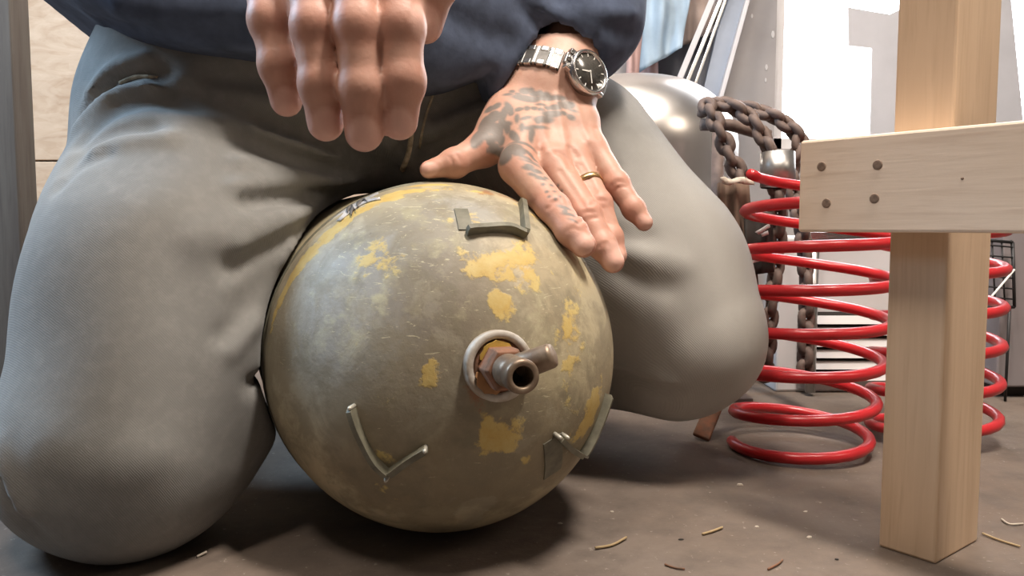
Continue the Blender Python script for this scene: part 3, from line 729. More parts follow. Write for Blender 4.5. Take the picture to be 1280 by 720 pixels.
# ---- tattoo on the left hand: blots and dots (x, y, rx, ry, tilt in photo-like hand coordinates)
T1 = [(560,255,12,10,0),(625,255,24,16,0),(675,270,22,13,0),(725,275,22,13,0),(630,292,54,17,4),(740,292,62,12,-3),(800,290,26,12,0),(545,335,13,30,-25),(595,345,19,12,-30),(635,340,12,17,10),(670,340,15,12,0),
 (705,320,22,8,5),(705,345,15,9,0),(740,340,15,10,0),(775,335,26,15,0),(830,325,36,20,-5),(865,352,20,6,15),(855,385,18,12,20),(820,365,14,10,0),(520,365,16,42,20),(585,390,10,24,0),(630,388,27,9,-25),(760,370,42,16,-10),
 (720,395,42,17,-15),(690,402,14,14,0),(430,420,32,42,15),(470,380,26,26,0),(510,400,14,26,0),(515,425,36,16,0),(490,470,20,32,10),(535,440,14,28,-10),(570,480,16,38,-28),(610,435,11,20,0),(640,440,32,9,-8),(690,435,42,8,-8),(660,465,13,24,10),
 (620,515,58,9,8),(655,490,11,20,0),(545,545,50,34,0),(520,592,34,22,0),(395,480,26,50,25),(420,470,20,30,10),(455,500,20,24,0),(470,540,22,20,0),(505,500,16,24,0),(500,560,24,18,0),(375,520,16,20,30),(445,345,22,16,0),(480,330,22,14,-30),(650,568,52,11,28),(640,592,54,8,22),(660,612,44,7,20),(640,640,26,10,25),(690,655,22,10,25),(665,672,22,8,25),(702,688,26,10,25),
 (540,270,20,8,0),(590,268,14,8,0),(655,250,12,10,0),(700,262,12,10,0),(555,365,12,14,0),(460,440,22,30,0),(600,560,30,16,-20)]
T2 = [(398,188,20,11,30),(425,208,22,10,30),(440,236,17,9,20),(468,236,11,8,0),(455,262,8,8,0),(470,292,8,8,0),(490,266,9,8,0),(502,290,8,8,0),(480,312,7,7,0),(505,322,7,7,0),(524,312,6,6,0),(530,290,6,6,0),(515,268,6,6,0),(540,358,28,9,20),(560,384,28,9,25),(578,408,20,5,25),(545,372,10,12,0)]
blots = [(500 + x / 4, 50 + y / 4, a / 2.95, b / 2.75, t) for (x, y, a, b, t) in T1] + [(540 + x / 3.272, 150 + y / 3.272, a / 2.8, b / 2.6, t) for (x, y, a, b, t) in T2]
def ink_of(V, N_):
    ink = np.zeros(len(V))
    for (x, y, rx, ry, t) in blots:
        c = trace(left_hand, x, y, .45)
        i = np.argmin(((V - c) ** 2).sum(1)); n = N_[i]
        rgt = np.array([1.0, 0, 0]); dn = np.array([0, -SP, -CP]); k = np.linalg.norm(c - CAM) / F_PX
        # lie the blot in the skin's own tangent plane
        rgt = unit(rgt - n * np.dot(rgt, n)); dn = unit(np.cross(n, rgt)); dn = dn if dn[2] < 0 else -dn
        D = V - c; u = D @ rgt / k; v = D @ dn / k; w = D @ n; a = math.radians(t)
        uu = u * math.cos(a) + v * math.sin(a); vv = -u * math.sin(a) + v * math.cos(a)
        q = np.sqrt((uu / rx) ** 2 + (vv / ry) ** 2); soft = 1.2 / max(min(rx, ry), 1.5)
        ink = np.maximum(ink, np.clip((1 + soft - q) / (2 * soft), 0, 1) * (np.abs(w) < .012))
    return ink
inkL = ink_of(VL, NL)
def right_hand(P): return hand_sdf(P, RHAND, RW, fore_R, .016)
allr = np.array([p for f in RHAND.values() for p, _ in f] + [w for w, _ in RW])
VR, FR, NR, redR, nailR = hand_part(right_hand, allr.min(0) - np.array([.085, .022, .022]), allr.max(0) + np.array([.022, .06, .065]), .0018, RHAND)
# ---- torso core, arms, neck and head: one surface, out of the picture or under the clothes
SHR = P0 + BF * .14 + UP * .50 + BR * .185; SHL = P0 + BF * .14 + UP * .50 - BR * .185
NECK = P0 + BF * .15 + UP * .58; HEAD = P0 + BF * .22 + UP * .72
HF_ = unit(BF * .85 - UP * .5); HU = unit(UP * .85 + BF * .5); HS = BR
HAX = np.array([HS, HF_, HU])
def body_core(P):
    d = ell(P, P0 + BF * .03 + UP * .16, BAX, (.17, .12, .19)); d = smin(d, ell(P, P0 + BF * .10 + UP * .38, BAX, (.175, .125, .17)), .1)
    d = smin(d, cap(P, SHR, SHL, .062, .062), .08)
    d = smin(d, cap(P, SHR, RE, .055, .042), .04); d = smin(d, cap(P, SHL, LE, .055, .042), .04)
    d = smin(d, cap(P, RE, RW[1][0] * .5 + RW[2][0] * .5, .042, .024), .02); d = smin(d, cap(P, LE, LW[1][0] * .5 + LW[2][0] * .5, .040, .022), .02)
    d = smin(d, cap(P, P0 + BF * .14 + UP * .5, HEAD, .062, .055), .05)
    h = ell(P, HEAD + HU * .025 - HF_ * .01, HAX, (.077, .098, .10)); h = smin(h, ell(P, HEAD - HU * .055 + HF_ * .03, HAX, (.058, .065, .065)), .05)
    h = smin(h, cap(P, HEAD + HF_ * .088 + HU * .015, HEAD + HF_ * .112 - HU * .028, .008, .014), .014)
    for s in (-1, 1):
        h = smax(h, -(np.sqrt(((P - (HEAD + HF_ * .100 + HU * .012 + HS * s * .033).astype(np.float32)) ** 2).sum(1)) - .014), .012)
        h = smin(h, np.sqrt(((P - (HEAD + HF_ * .082 + HU * .010 + HS * s * .033).astype(np.float32)) ** 2).sum(1)) - .0125, .004)
        h = smin(h, ell(P, HEAD + HS * s * .080 - HF_ * .005, HAX, (.010, .020, .032)), .008)
        h = smin(h, cap(P, HEAD + HF_ * .088 + HU * .030 + HS * s * .015, HEAD + HF_ * .078 + HU * .032 + HS * s * .05, .007, .006), .01)
    h = smin(h, cap(P, HEAD + HF_ * .094 - HU * .058 - HS * .02, HEAD + HF_ * .094 - HU * .058 + HS * .02, .006, .006), .008)
    h = smin(h, cap(P, HEAD + HF_ * .091 - HU * .070 - HS * .016, HEAD + HF_ * .091 - HU * .070 + HS * .016, .006, .006), .006)
    return smin(d, h, .03)
VB, FB = grid_mesh(body_core, P0 + np.array([-.34, -.46, -.06]), P0 + np.array([.42, .22, .92]), .0075)
n1, n2 = len(VB), len(VB) + len(VL)
Vall = np.concatenate([VB, VL, VR]); Fall = np.concatenate([FB, FL + n1, FR + n2])
body = grid_obj('body', Vall, Fall, M['skin'], person); body['label'] = 'bare skin with a dotted grey tattoo over one hand'
z = np.zeros(len(VB))
for nm, arr in (('red', np.concatenate([z, redL, redR])), ('nail', np.concatenate([z, nailL, nailR])), ('ink', np.concatenate([z, inkL, np.zeros(len(VR))]))):
    body.data.attributes.new(nm, 'FLOAT', 'POINT').data.foreach_set('value', arr.astype(np.float32))
def hair_sdf(P):
    h = ell(P, HEAD + HU * .028 - HF_ * .012, HAX, (.084, .106, .108)); cut = (P - (HEAD + HU * .05 + HF_ * .04).astype(np.float32)) @ unit(HF_ * .75 - HU * .65).astype(np.float32)
    return smax(h, cut, .02) + .0015 * wob(P, 260, 5)
VH, FH = grid_mesh(hair_sdf, HEAD - .16, HEAD + .17, .006); hair = grid_obj('hair', VH, FH, M['hair'], person)

# ---- sweatshirt
hemc = P0 + BF * .10 + UP * .10
def shirt_base(P):
    d = ell(P, P0 + BF * .055 + UP * .20, BAX, (.275, .165, .20)); d = smin(d, ell(P, P0 + BF * .105 + UP * .39, BAX, (.215, .155, .17)), .12)
    d = smin(d, cap(P, P0 + BR * .17 + UP * .13 + BF * .02, P0 - BR * .13 + UP * .12 + BF * .02, .140, .13), .08)
    d = smin(d, ell(P, P0 + UP * .06 + BF * .02, BAX, (.285, .20, .15)), .05)
    d = smin(d, cap(P, SHR, SHL, .075, .075), .08)
    d = smin(d, cap(P, SHR, RE, .074, .062), .05)
    wr = RW[1][0] * .5 + RW[2][0] * .5; e = wr + (RE - wr) * .14
    d = smin(d, cap(P, RE, e, .060, .042), .03)
    d = smin(d, cap(P, SHL, LE, .074, .064), .05)
    w0 = LW[1][0] * .5 + LW[2][0] * .5; fa = unit(LE - w0); c0 = w0 + fa * .056
    s = smin(cap(P, LE, w0 + fa * .078 + np.array([.006, 0, 0]), .064, .056), cap(P, w0 + fa * .085 + np.array([.020, 0, 0]), w0 + fa * .058 + np.array([.016, 0.0, 0]), .048, .040), .02)
    s = smax(s, -((P - (w0 + fa * .022).astype(np.float32)) @ fa.astype(np.float32)), .012)
    d = smin(d, s, .025)
    # neck hole and hem
    d = np.maximum(d, -cap(P, NECK - UP * .02, NECK + UP * .3, .072, .09))
    hn = unit(UP + BF * .16 + BR * -.10)
    lat = (P - P0.astype(np.float32)) @ BR.astype(np.float32)
    hem = P0[2] + .014 + 1.05 * lat * lat + .008 * np.sin(lat * 26) - P[:, 2]
    inside = np.abs((P - P0.astype(np.float32)) @ BR.astype(np.float32)) - .31
    fwd = (P - P0.astype(np.float32)) @ BF.astype(np.float32) - .30
    lower = np.where(P[:, 2] < hemc[2] + .06, 1, 0)
    arm_free = np.minimum(cap(P, LE, w0, .09, .07), cap(P, RE, wr, .09, .08))
    return np.where(arm_free < 0, d, smax(d, hem, .012))
SF = make_folds(shirt_base, [([(655, 12), (690, 40), (740, 62)], .005, .010), ([(700, 5), (745, 30), (795, 40)], .005, .010), ([(670, 2), (720, 20), (790, 18)], -.005, .010), ([(130, 30), (220, 42), (300, 40)], .005, .010), ([(560, 20), (600, 40), (650, 50)], .005, .012), ([(150, 10), (240, 20), (320, 10)], -.004, .014)])
def shirt_sdf(P):
    d = shirt_base(P) + .004 * wob(P, 40, 23); d = apply_folds(P, d, SF)
    return np.where(d < .01, np.maximum(d, -(left_sleeve_hole(P))), d)
def left_sleeve_hole(P):
    w0 = LW[1][0] * .5 + LW[2][0] * .5; fa = unit(LE - w0); return cap(P, w0 - fa * .05, w0 + fa * .072, .044, .036)
VS, FS = grid_mesh(shirt_sdf, P0 + np.array([-.42, -.50, .0]), P0 + np.array([.48, .30, .70]), .0065)
shirt = grid_obj('sweatshirt', VS, FS, M['navy'], person); shirt['label'] = 'dark navy sweatshirt'
# ---- boots behind, toes on the floor
for an in (RAn, LAn):
    back = unit((-.37, .93, 0)); tc = an + back * .10; tc[2] = .05; hl = an + back * .02; hl[2] = .075
    def boot_sdf(P, an=an, tc=tc, hl=hl, back=back):
        d = smin(cap(P, an + UP * .01, hl, .06, .052), cap(P, hl, tc, .052, .040), .03); d = smin(d, cap(P, hl, hl + back * .16 - UP * .035, .050, .036), .03)
        return np.maximum(d, .001 - P[:, 2])
    Vb, Fb = grid_mesh(boot_sdf, np.minimum(an, tc) - .12, np.maximum(an, tc) + .17, .008)
    grid_obj('boot', Vb, Fb, M['boot'], person)

# ------------------------------------------------------------------ wristwatch and ring
w0 = LW[1][0] * .5 + LW[2][0] * .5; fa = unit(LE - w0); wcen = w0 + fa * .001
vw = unit((CAM - wcen) - fa * np.dot(CAM - wcen, fa)); uw = np.cross(vw, fa); uw = uw if uw[0] > 0 else -uw
watch = root('wristwatch', wcen)
tag(watch, 'steel wristwatch with dark dial on the tattooed wrist', 'watch')
WA, WB = .0445, .0340
def on_wrist(t, r=0.0): return wcen + uw * math.cos(t) * (WA + r) + vw * math.sin(t) * (WB + r)
CT = math.radians(55)   # where the case sits: towards the camera and outwards
def obox(c, ax, sz):
    v, f = box_geo(-sz[0] / 2, sz[0] / 2, -sz[1] / 2, sz[1] / 2, -sz[2] / 2, sz[2] / 2)
    return [c + ax[0] * p[0] + ax[1] * p[1] + ax[2] * p[2] for p in v], f
nl = 17
for i in range(nl):
    t = CT + math.radians(40) + (2 * math.pi - math.radians(80)) * i / (nl - 1)
    c = on_wrist(t); tn = unit(-uw * math.sin(t) * WA + vw * math.cos(t) * WB); nn = unit(uw * math.cos(t) / WA + vw * math.sin(t) / WB)
    seglen = .0132
    lk = bevel(link('link', *obox(c, (tn, fa, nn), (seglen * .86, .0225, .0036)), M['linkmid'], watch, smooth=False), .0008)
    for s in (-1, 1):
        bevel(link('link_edge', *obox(c + fa * s * .0085 + nn * .0006, (tn, fa, nn), (seglen * .55, .0062, .0040)), M['steel'], lk, smooth=False), .0008)
    bevel(link('link_bar', *obox(c + tn * seglen * .48, (tn, fa, nn), (seglen * .22, .0215, .0046)), M['steel'], lk, smooth=False), .0006)
cc = on_wrist(CT, .0045); cn = unit(uw * math.cos(CT) / WA + vw * math.sin(CT) / WB); ct = np.cross(fa, cn)
case = link('case', *lathe_geo([(-.0065, .0180), (-.005, .0218), (.003, .0225), (.0045, .0215)], cc, cn, 40), M['steel'], watch)
link('bezel', *lathe_geo([(.0042, .0223), (.0062, .0218), (.0068, .0204), (.0058, .0188), (.0042, .0186)], cc, cn, 40, False, False), M['steel'], case)
dial = link('dial', *lathe_geo([(.0040, .0189), (.0047, .0189)], cc, cn, 40), M['dial'], watch)
def hand_bar(ang, l, w, nm, off=.0052):
    d = ct * math.cos(ang) + fa * math.sin(ang); s = np.cross(cn, d)
    link(nm, *obox(cc + cn * off + d * l * .42, (d, s, cn), (l, w, .0004)), M['lume'], dial, smooth=False)
hand_bar(math.radians(-150), .0110, .0012, 'watch_hand'); hand_bar(math.radians(-60), .0130, .0010, 'watch_hand', .0057)
for k in range(12):
    t = 2 * math.pi * k / 12; d = ct * math.cos(t) + fa * math.sin(t)
    link('hour_mark', *obox(cc + cn * .0049 + d * .0164, (d, np.cross(cn, d), cn), (.0030, .0009, .0004)), M['lume'], dial, smooth=False)
link('crystal_centre', *lathe_geo([(.0048, .0011), (.0060, .0009)], cc, cn, 10), M['lume'], dial)
link('crown', *lathe_geo([(.021, .0028), (.0255, .0028), (.0262, .002)], cc, ct if np.dot(ct, vw) > 0 else -ct, 12), M['steel2'], watch)
for s in (-1, 1):
    for q in (-1, 1):
        bevel(link('lug', *obox(cc + ct * s * .0203 + fa * q * .0095 - cn * .0012, (ct, fa, cn), (.0105, .0048, .0062)), M['steel'], watch, smooth=False), .0012)
    bevel(link('end_link', *obox(cc + ct * s * .0225 - cn * .0025, (ct, fa, cn), (.0095, .0130, .0045)), M['steel2'], watch, smooth=False), .001)
rg = LHAND['ring']; rc = rg[0][0] * .42 + rg[1][0] * .58; ra = unit(rg[1][0] - rg[0][0]); rr_ = rg[0][1] * .42 + rg[1][1] * .58
fr = link('finger_ring', *lathe_geo([(-.0028, rr_ + .0002), (-.0024, rr_ + .0013), (.0024, rr_ + .0013), (.0028, rr_ + .0002)], rc, ra, 36, False, False), M['gold'])
tag(fr, 'plain gold coloured band on the third finger of the tattooed hand', 'ring')

# ------------------------------------------------------------------ wooden frame at the right
lc = on_floor(1169, 706); rt = .036     # the leg's near corner on the floor; the rail is screwed to the leg's near face
ra0 = at(997, 290, .745); ra1 = at(1280, 290, .597)
rd = ra1 - ra0; rd[2] = 0; rd = unit(rd); rn = np.array([rd[1], -rd[0], 0.0]); rn = rn if rn[0] < 0 else -rn   # rn looks at the camera's left
ks = (np.dot(lc - CAM, -rn) - rt) / np.dot(ra0 - CAM, -rn)
ra0 = CAM + (ra0 - CAM) * ks; ra1 = CAM + (ra1 - CAM) * ks
RHGT = at(997, 177, .745 * ks)[2] - ra0[2]
frame = root('wooden_frame', (ra0[0], ra0[1], 0)); tag(frame, 'pale pine frame of a square leg and a screwed cross rail', 'frame')
rl = float(np.linalg.norm(ra1 - ra0)) + .30
def local_box(name, origin, xa, ya, dims, mat, parent):
    v, f = box_geo(0, dims[0], 0, dims[1], 0, dims[2])
    me = bpy.data.meshes.new(name); me.from_pydata([tuple(p) for p in v], [], f); me.materials.append(mat)
    bm = bmesh.new(); bm.from_mesh(me); bmesh.ops.recalc_face_normals(bm, faces=bm.faces); bm.to_mesh(me); bm.free()
    o = bpy.data.objects.new(name, me); COL.objects.link(o)
    za = np.cross(xa, ya); mw = Matrix(((xa[0], ya[0], za[0], origin[0]), (xa[1], ya[1], za[1], origin[1]), (xa[2], ya[2], za[2], origin[2]), (0, 0, 0, 1)))
    o.parent = parent; o.matrix_parent_inverse = Matrix.Translation(-world_origin(parent)); o.matrix_basis = mw
    return bevel(o, .0022)
# rail: long along rd, its broad face looking along rn
back_n = -rn
zdir = np.cross(rd, back_n); ro = ra0 if zdir[2] > 0 else ra0
if zdir[2] > 0: rail = local_box('rail', ra0, rd, back_n, (rl, rt, RHGT), M['pine'], frame)
else: rail = local_box('rail', ra0 + rd * rl, -rd, back_n, (rl, rt, RHGT), M['pine'], frame)
def on_rail(px, py):
    r = ray(px, py); t = np.dot(ra0 - CAM, rn) / np.dot(r, rn); return CAM + r * t
bpy.context.view_layer.update()
for (px, py) in ((1027, 208), (1097, 206), (1033, 254), (1093, 248)):
    c = on_rail(px, py); 
    o = link('screw_plug', *lathe_geo([(-.004, .0040), (.0003, .0040), (.0006, .0034), (.0002, .0012)], c, rn, 18), M['hole'])
    o.parent = rail; o.matrix_parent_inverse = rail.matrix_world.inverted()
c = on_rail(1203, 223); o = link('nail_head', *lathe_geo([(-.003, .0011), (.0004, .0011)], c, rn, 8), M['hole']); o.parent = rail; o.matrix_parent_inverse = rail.matrix_world.inverted()
# leg: its near corner stands on the floor at the photo's corner
LGW1, LGW2 = .047, .080
lx, ly = -rd, back_n      # from the near corner: away along the rail, and away from the rail face
zz = np.cross(lx, ly)
if zz[2] > 0: leg = local_box('leg', lc, lx, ly, (LGW1, LGW2, 1.25), M['pine_leg'], frame)
else: leg = local_box('leg', lc + lx * LGW1, -lx, ly, (LGW1, LGW2, 1.25), M['pine_leg'], frame)

# ------------------------------------------------------------------ red coil springs
def coil_spring(px, floor_py, turns, rad_fn, h, wire, phase, label, top_dx=0.0, dense=26, flat=.55):
    f = on_floor(px, floor_py); c = np.array([f[0], f[1], 0.0])
    r0 = root('coil_spring', c); n = int(turns * dense); pts = []
    for i in range(n + 1):
        t = i / n; a = phase + 2 * math.pi * turns * t
        # end coils lie closer together
        e = flat / turns
        s = t
        zz = (s - 0.5 * e * (1 - math.exp(-s / e * 2)) - 0.0) ; zz = zz / (1 - 0.5 * e)
        R = rad_fn(t)
        pts.append(c + np.array([top_dx * t + R * math.cos(a), R * math.sin(a), wire + (h - 2 * wire) * zz - .05 * R * math.cos(a) * min(1, 3 * t)]))
    link('coil', *tube_geo(pts, wire, 10), M['red'], r0)
    tag(r0, label, 'spring', 'red coil springs behind the wooden frame'); return r0
coil_spring(997, 562, 6.95, lambda t: .0775 + .012 * min(1, t * 1.6), .340, .0068, math.radians(168), 'red coil spring standing beside the knee, its lower coils fully in view', .026)
coil_spring(1164, 548, 6.3, lambda t: .074, .30, .0066, math.radians(30), 'red coil spring mostly hidden behind the pine leg', .0)

# ------------------------------------------------------------------ stainless drum
kc = at(788, 300, 1.50); KR = .192; ktop = at(788, 97, 1.48)[2]
drum = root('steel_drum', (kc[0], kc[1], 0)); tag(drum, 'shiny stainless steel drum with a domed shoulder behind the kneeling leg', 'drum')
pr = [(0.0, .145), (.004, KR - .004), (.02, KR)] + [(q, KR) for q in (.10, .20, .30, .38)] + [(ktop - .135 + .135 * math.sin(a), KR * math.cos(a) ** .75) for a in np.linspace(0, math.pi / 2 - .02, 22)] + [(ktop, .001)]
link('shell', *lathe_geo(pr, (kc[0], kc[1], 0), (0, 0, 1), 72, True, False), M['keg'], drum)
link('hoop', *tube_geo([np.array([kc[0] + (KR + .0005) * math.cos(t), kc[1] + (KR + .0005) * math.sin(t), .11]) for t in np.linspace(0, 2 * math.pi, 65)[:-1]], .0025, 8, True), M['keg'], drum)

# ------------------------------------------------------------------ chains
def link_mesh(L, W, r):
    pts = []
    hl = (L - W) / 2; rc = W / 2 - r
    for k in range(7): t = -math.pi / 2 + math.pi * k / 6; pts.append(np.array([hl + rc * math.cos(t), rc * math.sin(t), 0]))
    for k in range(7): t = math.pi / 2 + math.pi * k / 6; pts.append(np.array([-hl + rc * math.cos(t), rc * math.sin(t), 0]))
    v, f = tube_geo(pts, r, 6, True); me = bpy.data.meshes.new('link'); me.from_pydata([tuple(p) for p in v], [], f); me.polygons.foreach_set('use_smooth', [True] * len(me.polygons))
    me.materials.append(M['chain']); me.update(); return me
LM_ = link_mesh(.036, .0285, .0068)
def chain(pts, label, pitch=.0188):
    P = smooth_path(pts, 24); seg = [np.linalg.norm(P[i + 1] - P[i]) for i in range(len(P) - 1)]; cum = np.concatenate([[0], np.cumsum(seg)])
    r0 = root('chain', P[-1]); tag(r0, label, 'chain', 'rusty chains beside the steel drum')
    n = int(cum[-1] / pitch); u = None
    for i in range(n + 1):
        s = i * pitch; j = min(int(np.searchsorted(cum, s, 'right')) - 1, len(seg) - 1); t = (s - cum[j]) / seg[j]
        p = P[j] * (1 - t) + P[j + 1] * t; T = unit(P[j + 1] - P[j])
        if u is None: u = frame_of(T)[0]
        u = unit(u - T * np.dot(u, T)); v = np.cross(T, u); a = math.radians(45 + 90 * (i % 2) + random.uniform(-14, 14))
        uu = u * math.cos(a) + v * math.sin(a); vv = np.cross(T, uu)
        o = bpy.data.objects.new('link', LM_); COL.objects.link(o)
        o.parent = r0; q = p - P[-1]
        o.matrix_local = Matrix(((T[0], uu[0], vv[0], q[0]), (T[1], uu[1], vv[1], q[1]), (T[2], uu[2], vv[2], q[2]), (0, 0, 0, 1)))
D1 = 1.13
chain([at(884, 133, D1 + .03), at(897, 158, D1), at(915, 200, D1 - .01), at(926, 222, D1 - .012), at(928, 236, D1 - .012)], 'rusty chain running down into the brown sack by the steel drum')
chain([at(884, 138, D1 + .06), at(905, 130, D1 + .03), at(938, 148, D1 + .01), at(957, 178, D1), at(968, 208, D1), at(972, 260, D1), at(970, 330, D1 + .01), at(962, 400, D1 + .01), at(955, 480, D1 + .01)], 'rusty chain that passes behind the bright steel sleeve')
chain([at(925, 134, D1 + .09), at(952, 140, D1 + .07), at(978, 152, D1 + .06), at(1000, 176, D1 + .05), at(990, 205, D1 + .05), at(992, 240, D1 + .05), at(1004, 300, D1 + .05), at(1008, 380, D1 + .05), at(1006, 470, D1 + .05)], 'rusty chain looping out to the corner of the pine rail')
# a steel peg on a short stand carries the chains
pk = at(915, 137, D1 + .045); stand = root('chain_stand', (pk[0], pk[1] + .06, 0)); tag(stand, 'dark steel stand under the hanging rusty chains', 'stand')
link('upright', *tube_geo([np.array([pk[0], pk[1] + .075, 0.004]), np.array([pk[0], pk[1] + .075, pk[2] - .022])], .010, 10), M['chain'], stand)
link('crossbar', *tube_geo([at(876, 156, D1 + .06), at(912, 156, D1 + .06), at(962, 170, D1 + .06)], .009, 10), M['chain'], stand)
link('foot_plate', *box_geo(pk[0] - .05, pk[0] + .05, pk[1] + .03, pk[1] + .12, 0.0, .006), M['chain'], stand, smooth=False)
# bright steel sleeve
sa = at(972, 191, D1 - .03); sb = at(972, 234, D1 - .03)
sl_ = link('steel_sleeve', *lathe_geo([(0, .0225), (.0, .0235), (float(np.linalg.norm(sa - sb)), .0235), (float(np.linalg.norm(sa - sb)), .0195), (.002, .0195)], sb, sa - sb, 32, False, False), M['steel2'])
tag(sl_, 'bright steel sleeve threaded on a rusty chain beside the pine rail', 'sleeve')
# brown folded hide under the chain, with a torn pale edge and a printed corner
def cloth_sheet(name, rows, thick, mat, parent=None, wav=.004, n=14, m=16, seed=2):
    r = np.random.RandomState(seed); V = []; Fc = []
    (a, b, c, d) = [np.asarray(p, float) for p in rows]     # top-left, top-right, bottom-right, bottom-left
    nrm = unit(np.cross(b - a, d - a)); nrm = nrm if np.dot(nrm, CAM - a) > 0 else -nrm
    ph = r.rand(4) * 6
    for side in (0, 1):
        for i in range(m + 1):
            v = i / m
            for j in range(n + 1):
                u = j / n; p = (a * (1 - u) + b * u) * (1 - v) + (d * (1 - u) + c * u) * v
                w = wav * (math.sin(9 * u + 2 * v + ph[0]) + .6 * math.sin(17 * u - 5 * v + ph[1]) + .4 * math.sin(11 * v + ph[2]))
                V.append(p + nrm * (w - side * thick))
    K = (n + 1) * (m + 1)
    for i in range(m):
        for j in range(n):
            q = i * (n + 1) + j; Fc += [(q, q + 1, q + n + 2, q + n + 1), (K + q, K + q + n + 1, K + q + n + 2, K + q + 1)]
    edge = [(j) for j in range(n + 1)] + [i * (n + 1) + n for i in range(1, m + 1)] + [m * (n + 1) + j for j in range(n - 1, -1, -1)] + [i * (n + 1) for i in range(m - 1, 0, -1)]
    for k in range(len(edge)):
        e, g = edge[k], edge[(k + 1) % len(edge)]; Fc.append((e, K + e, K + g, g))
    return link(name, V, Fc, mat, parent)
hide = root('brown_sack', at(920, 470, 1.09)); tag(hide, 'dark brown sack hanging under the rusty chain behind the knee', 'sack')
cloth_sheet('sack_front', (at(899, 228, 1.09), at(938, 230, 1.085), at(956, 470, 1.09), at(896, 470, 1.1)), .022, M['brown'], hide, .006)
cloth_sheet('torn_edge', (at(900, 223, 1.075), at(940, 222, 1.075), at(944, 229, 1.072), at(904, 229, 1.072)), .002, M['chip'], hide, .003, 8, 2, 5)
for k, (p, q, r_, s_) in enumerate([((944, 290), (962, 279), (963, 284), (949, 293)), ((951, 292), (960, 288), (961, 293), (953, 296)), ((934, 316), (946, 306), (948, 313), (936, 320)), ((933, 327), (960, 318), (957, 325), (932, 331))]):
    cloth_sheet('printed_mark', (at(*p, 1.062), at(*q, 1.062), at(*r_, 1.062), at(*s_, 1.062)), .0015, M['white'], hide, .0004, 4, 2, k)
cloth_sheet('printed_flap', (at(930, 262, 1.075), at(966, 266, 1.07), at(968, 340, 1.07), at(932, 345, 1.075)), .006, M['bore'], hide, .003, 8, 8, 9)

# ------------------------------------------------------------------ white louvred box behind the springs
bx0 = at(974, 300, 1.30); bx1 = at(1150, 300, 1.30); bt = at(1060, 296, 1.30)[2]; by = bx0[1]
wbox = root('louvred_box', ((bx0[0] + bx1[0]) / 2, by + .1, 0)); tag(wbox, 'white enamelled metal box with louvres standing behind the red springs', 'box')
bevel(link('casing', *box_geo(bx0[0], bx1[0], by, by + .22, 0.0, bt), M['white'], wbox, smooth=False), .004)
link('top_trim', *box_geo(at(1014, 300, 1.29)[0], bx1[0] + .002, by - .008, by + .05, bt - .004, bt + .007), M['steel'], wbox, smooth=False)
for k in range(6):
    z0 = .022 + .0185 * k
    v, f = box_geo(at(1000, 300, 1.3)[0], bx1[0] - .012, by - .011, by - .004, z0, z0 + .0125)
    v = [(x, y - (.006 if z < z0 + .004 else 0), z) for (x, y, z) in v]; link('louvre', v, f, M['white'], wbox, smooth=False)
    v, f = box_geo(at(1000, 300, 1.3)[0], bx1[0] - .012, by - .004, by - .001, z0 + .0125, z0 + .0185); link('louvre_gap', v, f, M['bore'], wbox, smooth=False)
link('corner_tube', *tube_geo([at(1018, 302, 1.27) * [1, 1, 0] + [0, 0, .006], at(1018, 302, 1.27)], .008, 10), M['steel2'], wbox)

# ------------------------------------------------------------------ grey cabinet and wire basket at the far right
g0 = at(1254, 300, 1.25); cab = root('grey_cabinet', (g0[0] + .2, g0[1] + .15, 0)); tag(cab, 'flat grey metal cabinet right of the pine leg', 'cabinet')
bevel(link('body', *box_geo(g0[0], g0[0] + .42, g0[1], g0[1] + .35, .018, .36), M['greyp'], cab, smooth=False), .003)
link('plinth', *box_geo(g0[0] + .01, g0[0] + .41, g0[1] + .02, g0[1] + .33, 0, .018), M['bore'], cab, smooth=False)
wk = at(1240, 340, 1.22); bask = root('wire_basket', (wk[0], wk[1], 0)); tag(bask, 'black wire mesh grille leaning between the pine leg and the grey cabinet', 'grille')
for k in range(5):
    x = 1216 + 12 * k; link('wire', *tube_geo([at(x, 300, 1.235), at(x + 4, 380, 1.235)], .0013, 6), M['black'], bask)
for k in range(6):
    y = 306 + 13 * k; link('wire', *tube_geo([at(1208, y - 2, 1.233), at(1266, y + 3, 1.233)], .0013, 6), M['black'], bask)
for (p, q) in (((1208, 298), (1266, 303)), ((1212, 384), (1268, 384)), ((1266, 303), (1268, 384)), ((1208, 298), (1212, 384))): link('rim_wire', *tube_geo([at(*p, 1.234), at(*q, 1.234)], .0024, 8), M['black'], bask)
for x in (1214, 1262): 
    b_ = at(x, 384, 1.234); link('support_wire', *tube_geo([b_, np.array([b_[0], b_[1], .001])], .0022, 8), M['black'], bask)
rod = link('white_rod', *tube_geo([on_floor(1150, 498), at(1234, 377, 1.21), at(1268, 337, 1.225)], .0017, 6), M['lume']); tag(rod, 'thin white rod slanting across the wire mesh grille', 'rod')

# ------------------------------------------------------------------ things against the back wall
YW = YB - .02
pts = [(1060, 9), (1112, 18), (1190, -20), (1262, -20), (1283, 190), (1087, 190), (1090, 60), (1061, 57)]
v = [on_y(x, y, YW) for x, y in pts]; v2 = [p + np.array([0, .006, 0]) for p in v]; n = len(pts)
gb = link('grey_board', v + v2, [tuple(range(n)), tuple(range(2 * n - 1, n - 1, -1))] + [(i, (i + 1) % n, n + (i + 1) % n, n + i) for i in range(n)], M['board'], smooth=False)
tag(gb, 'pale grey notched board propped against the bright window behind the pine leg', 'board')
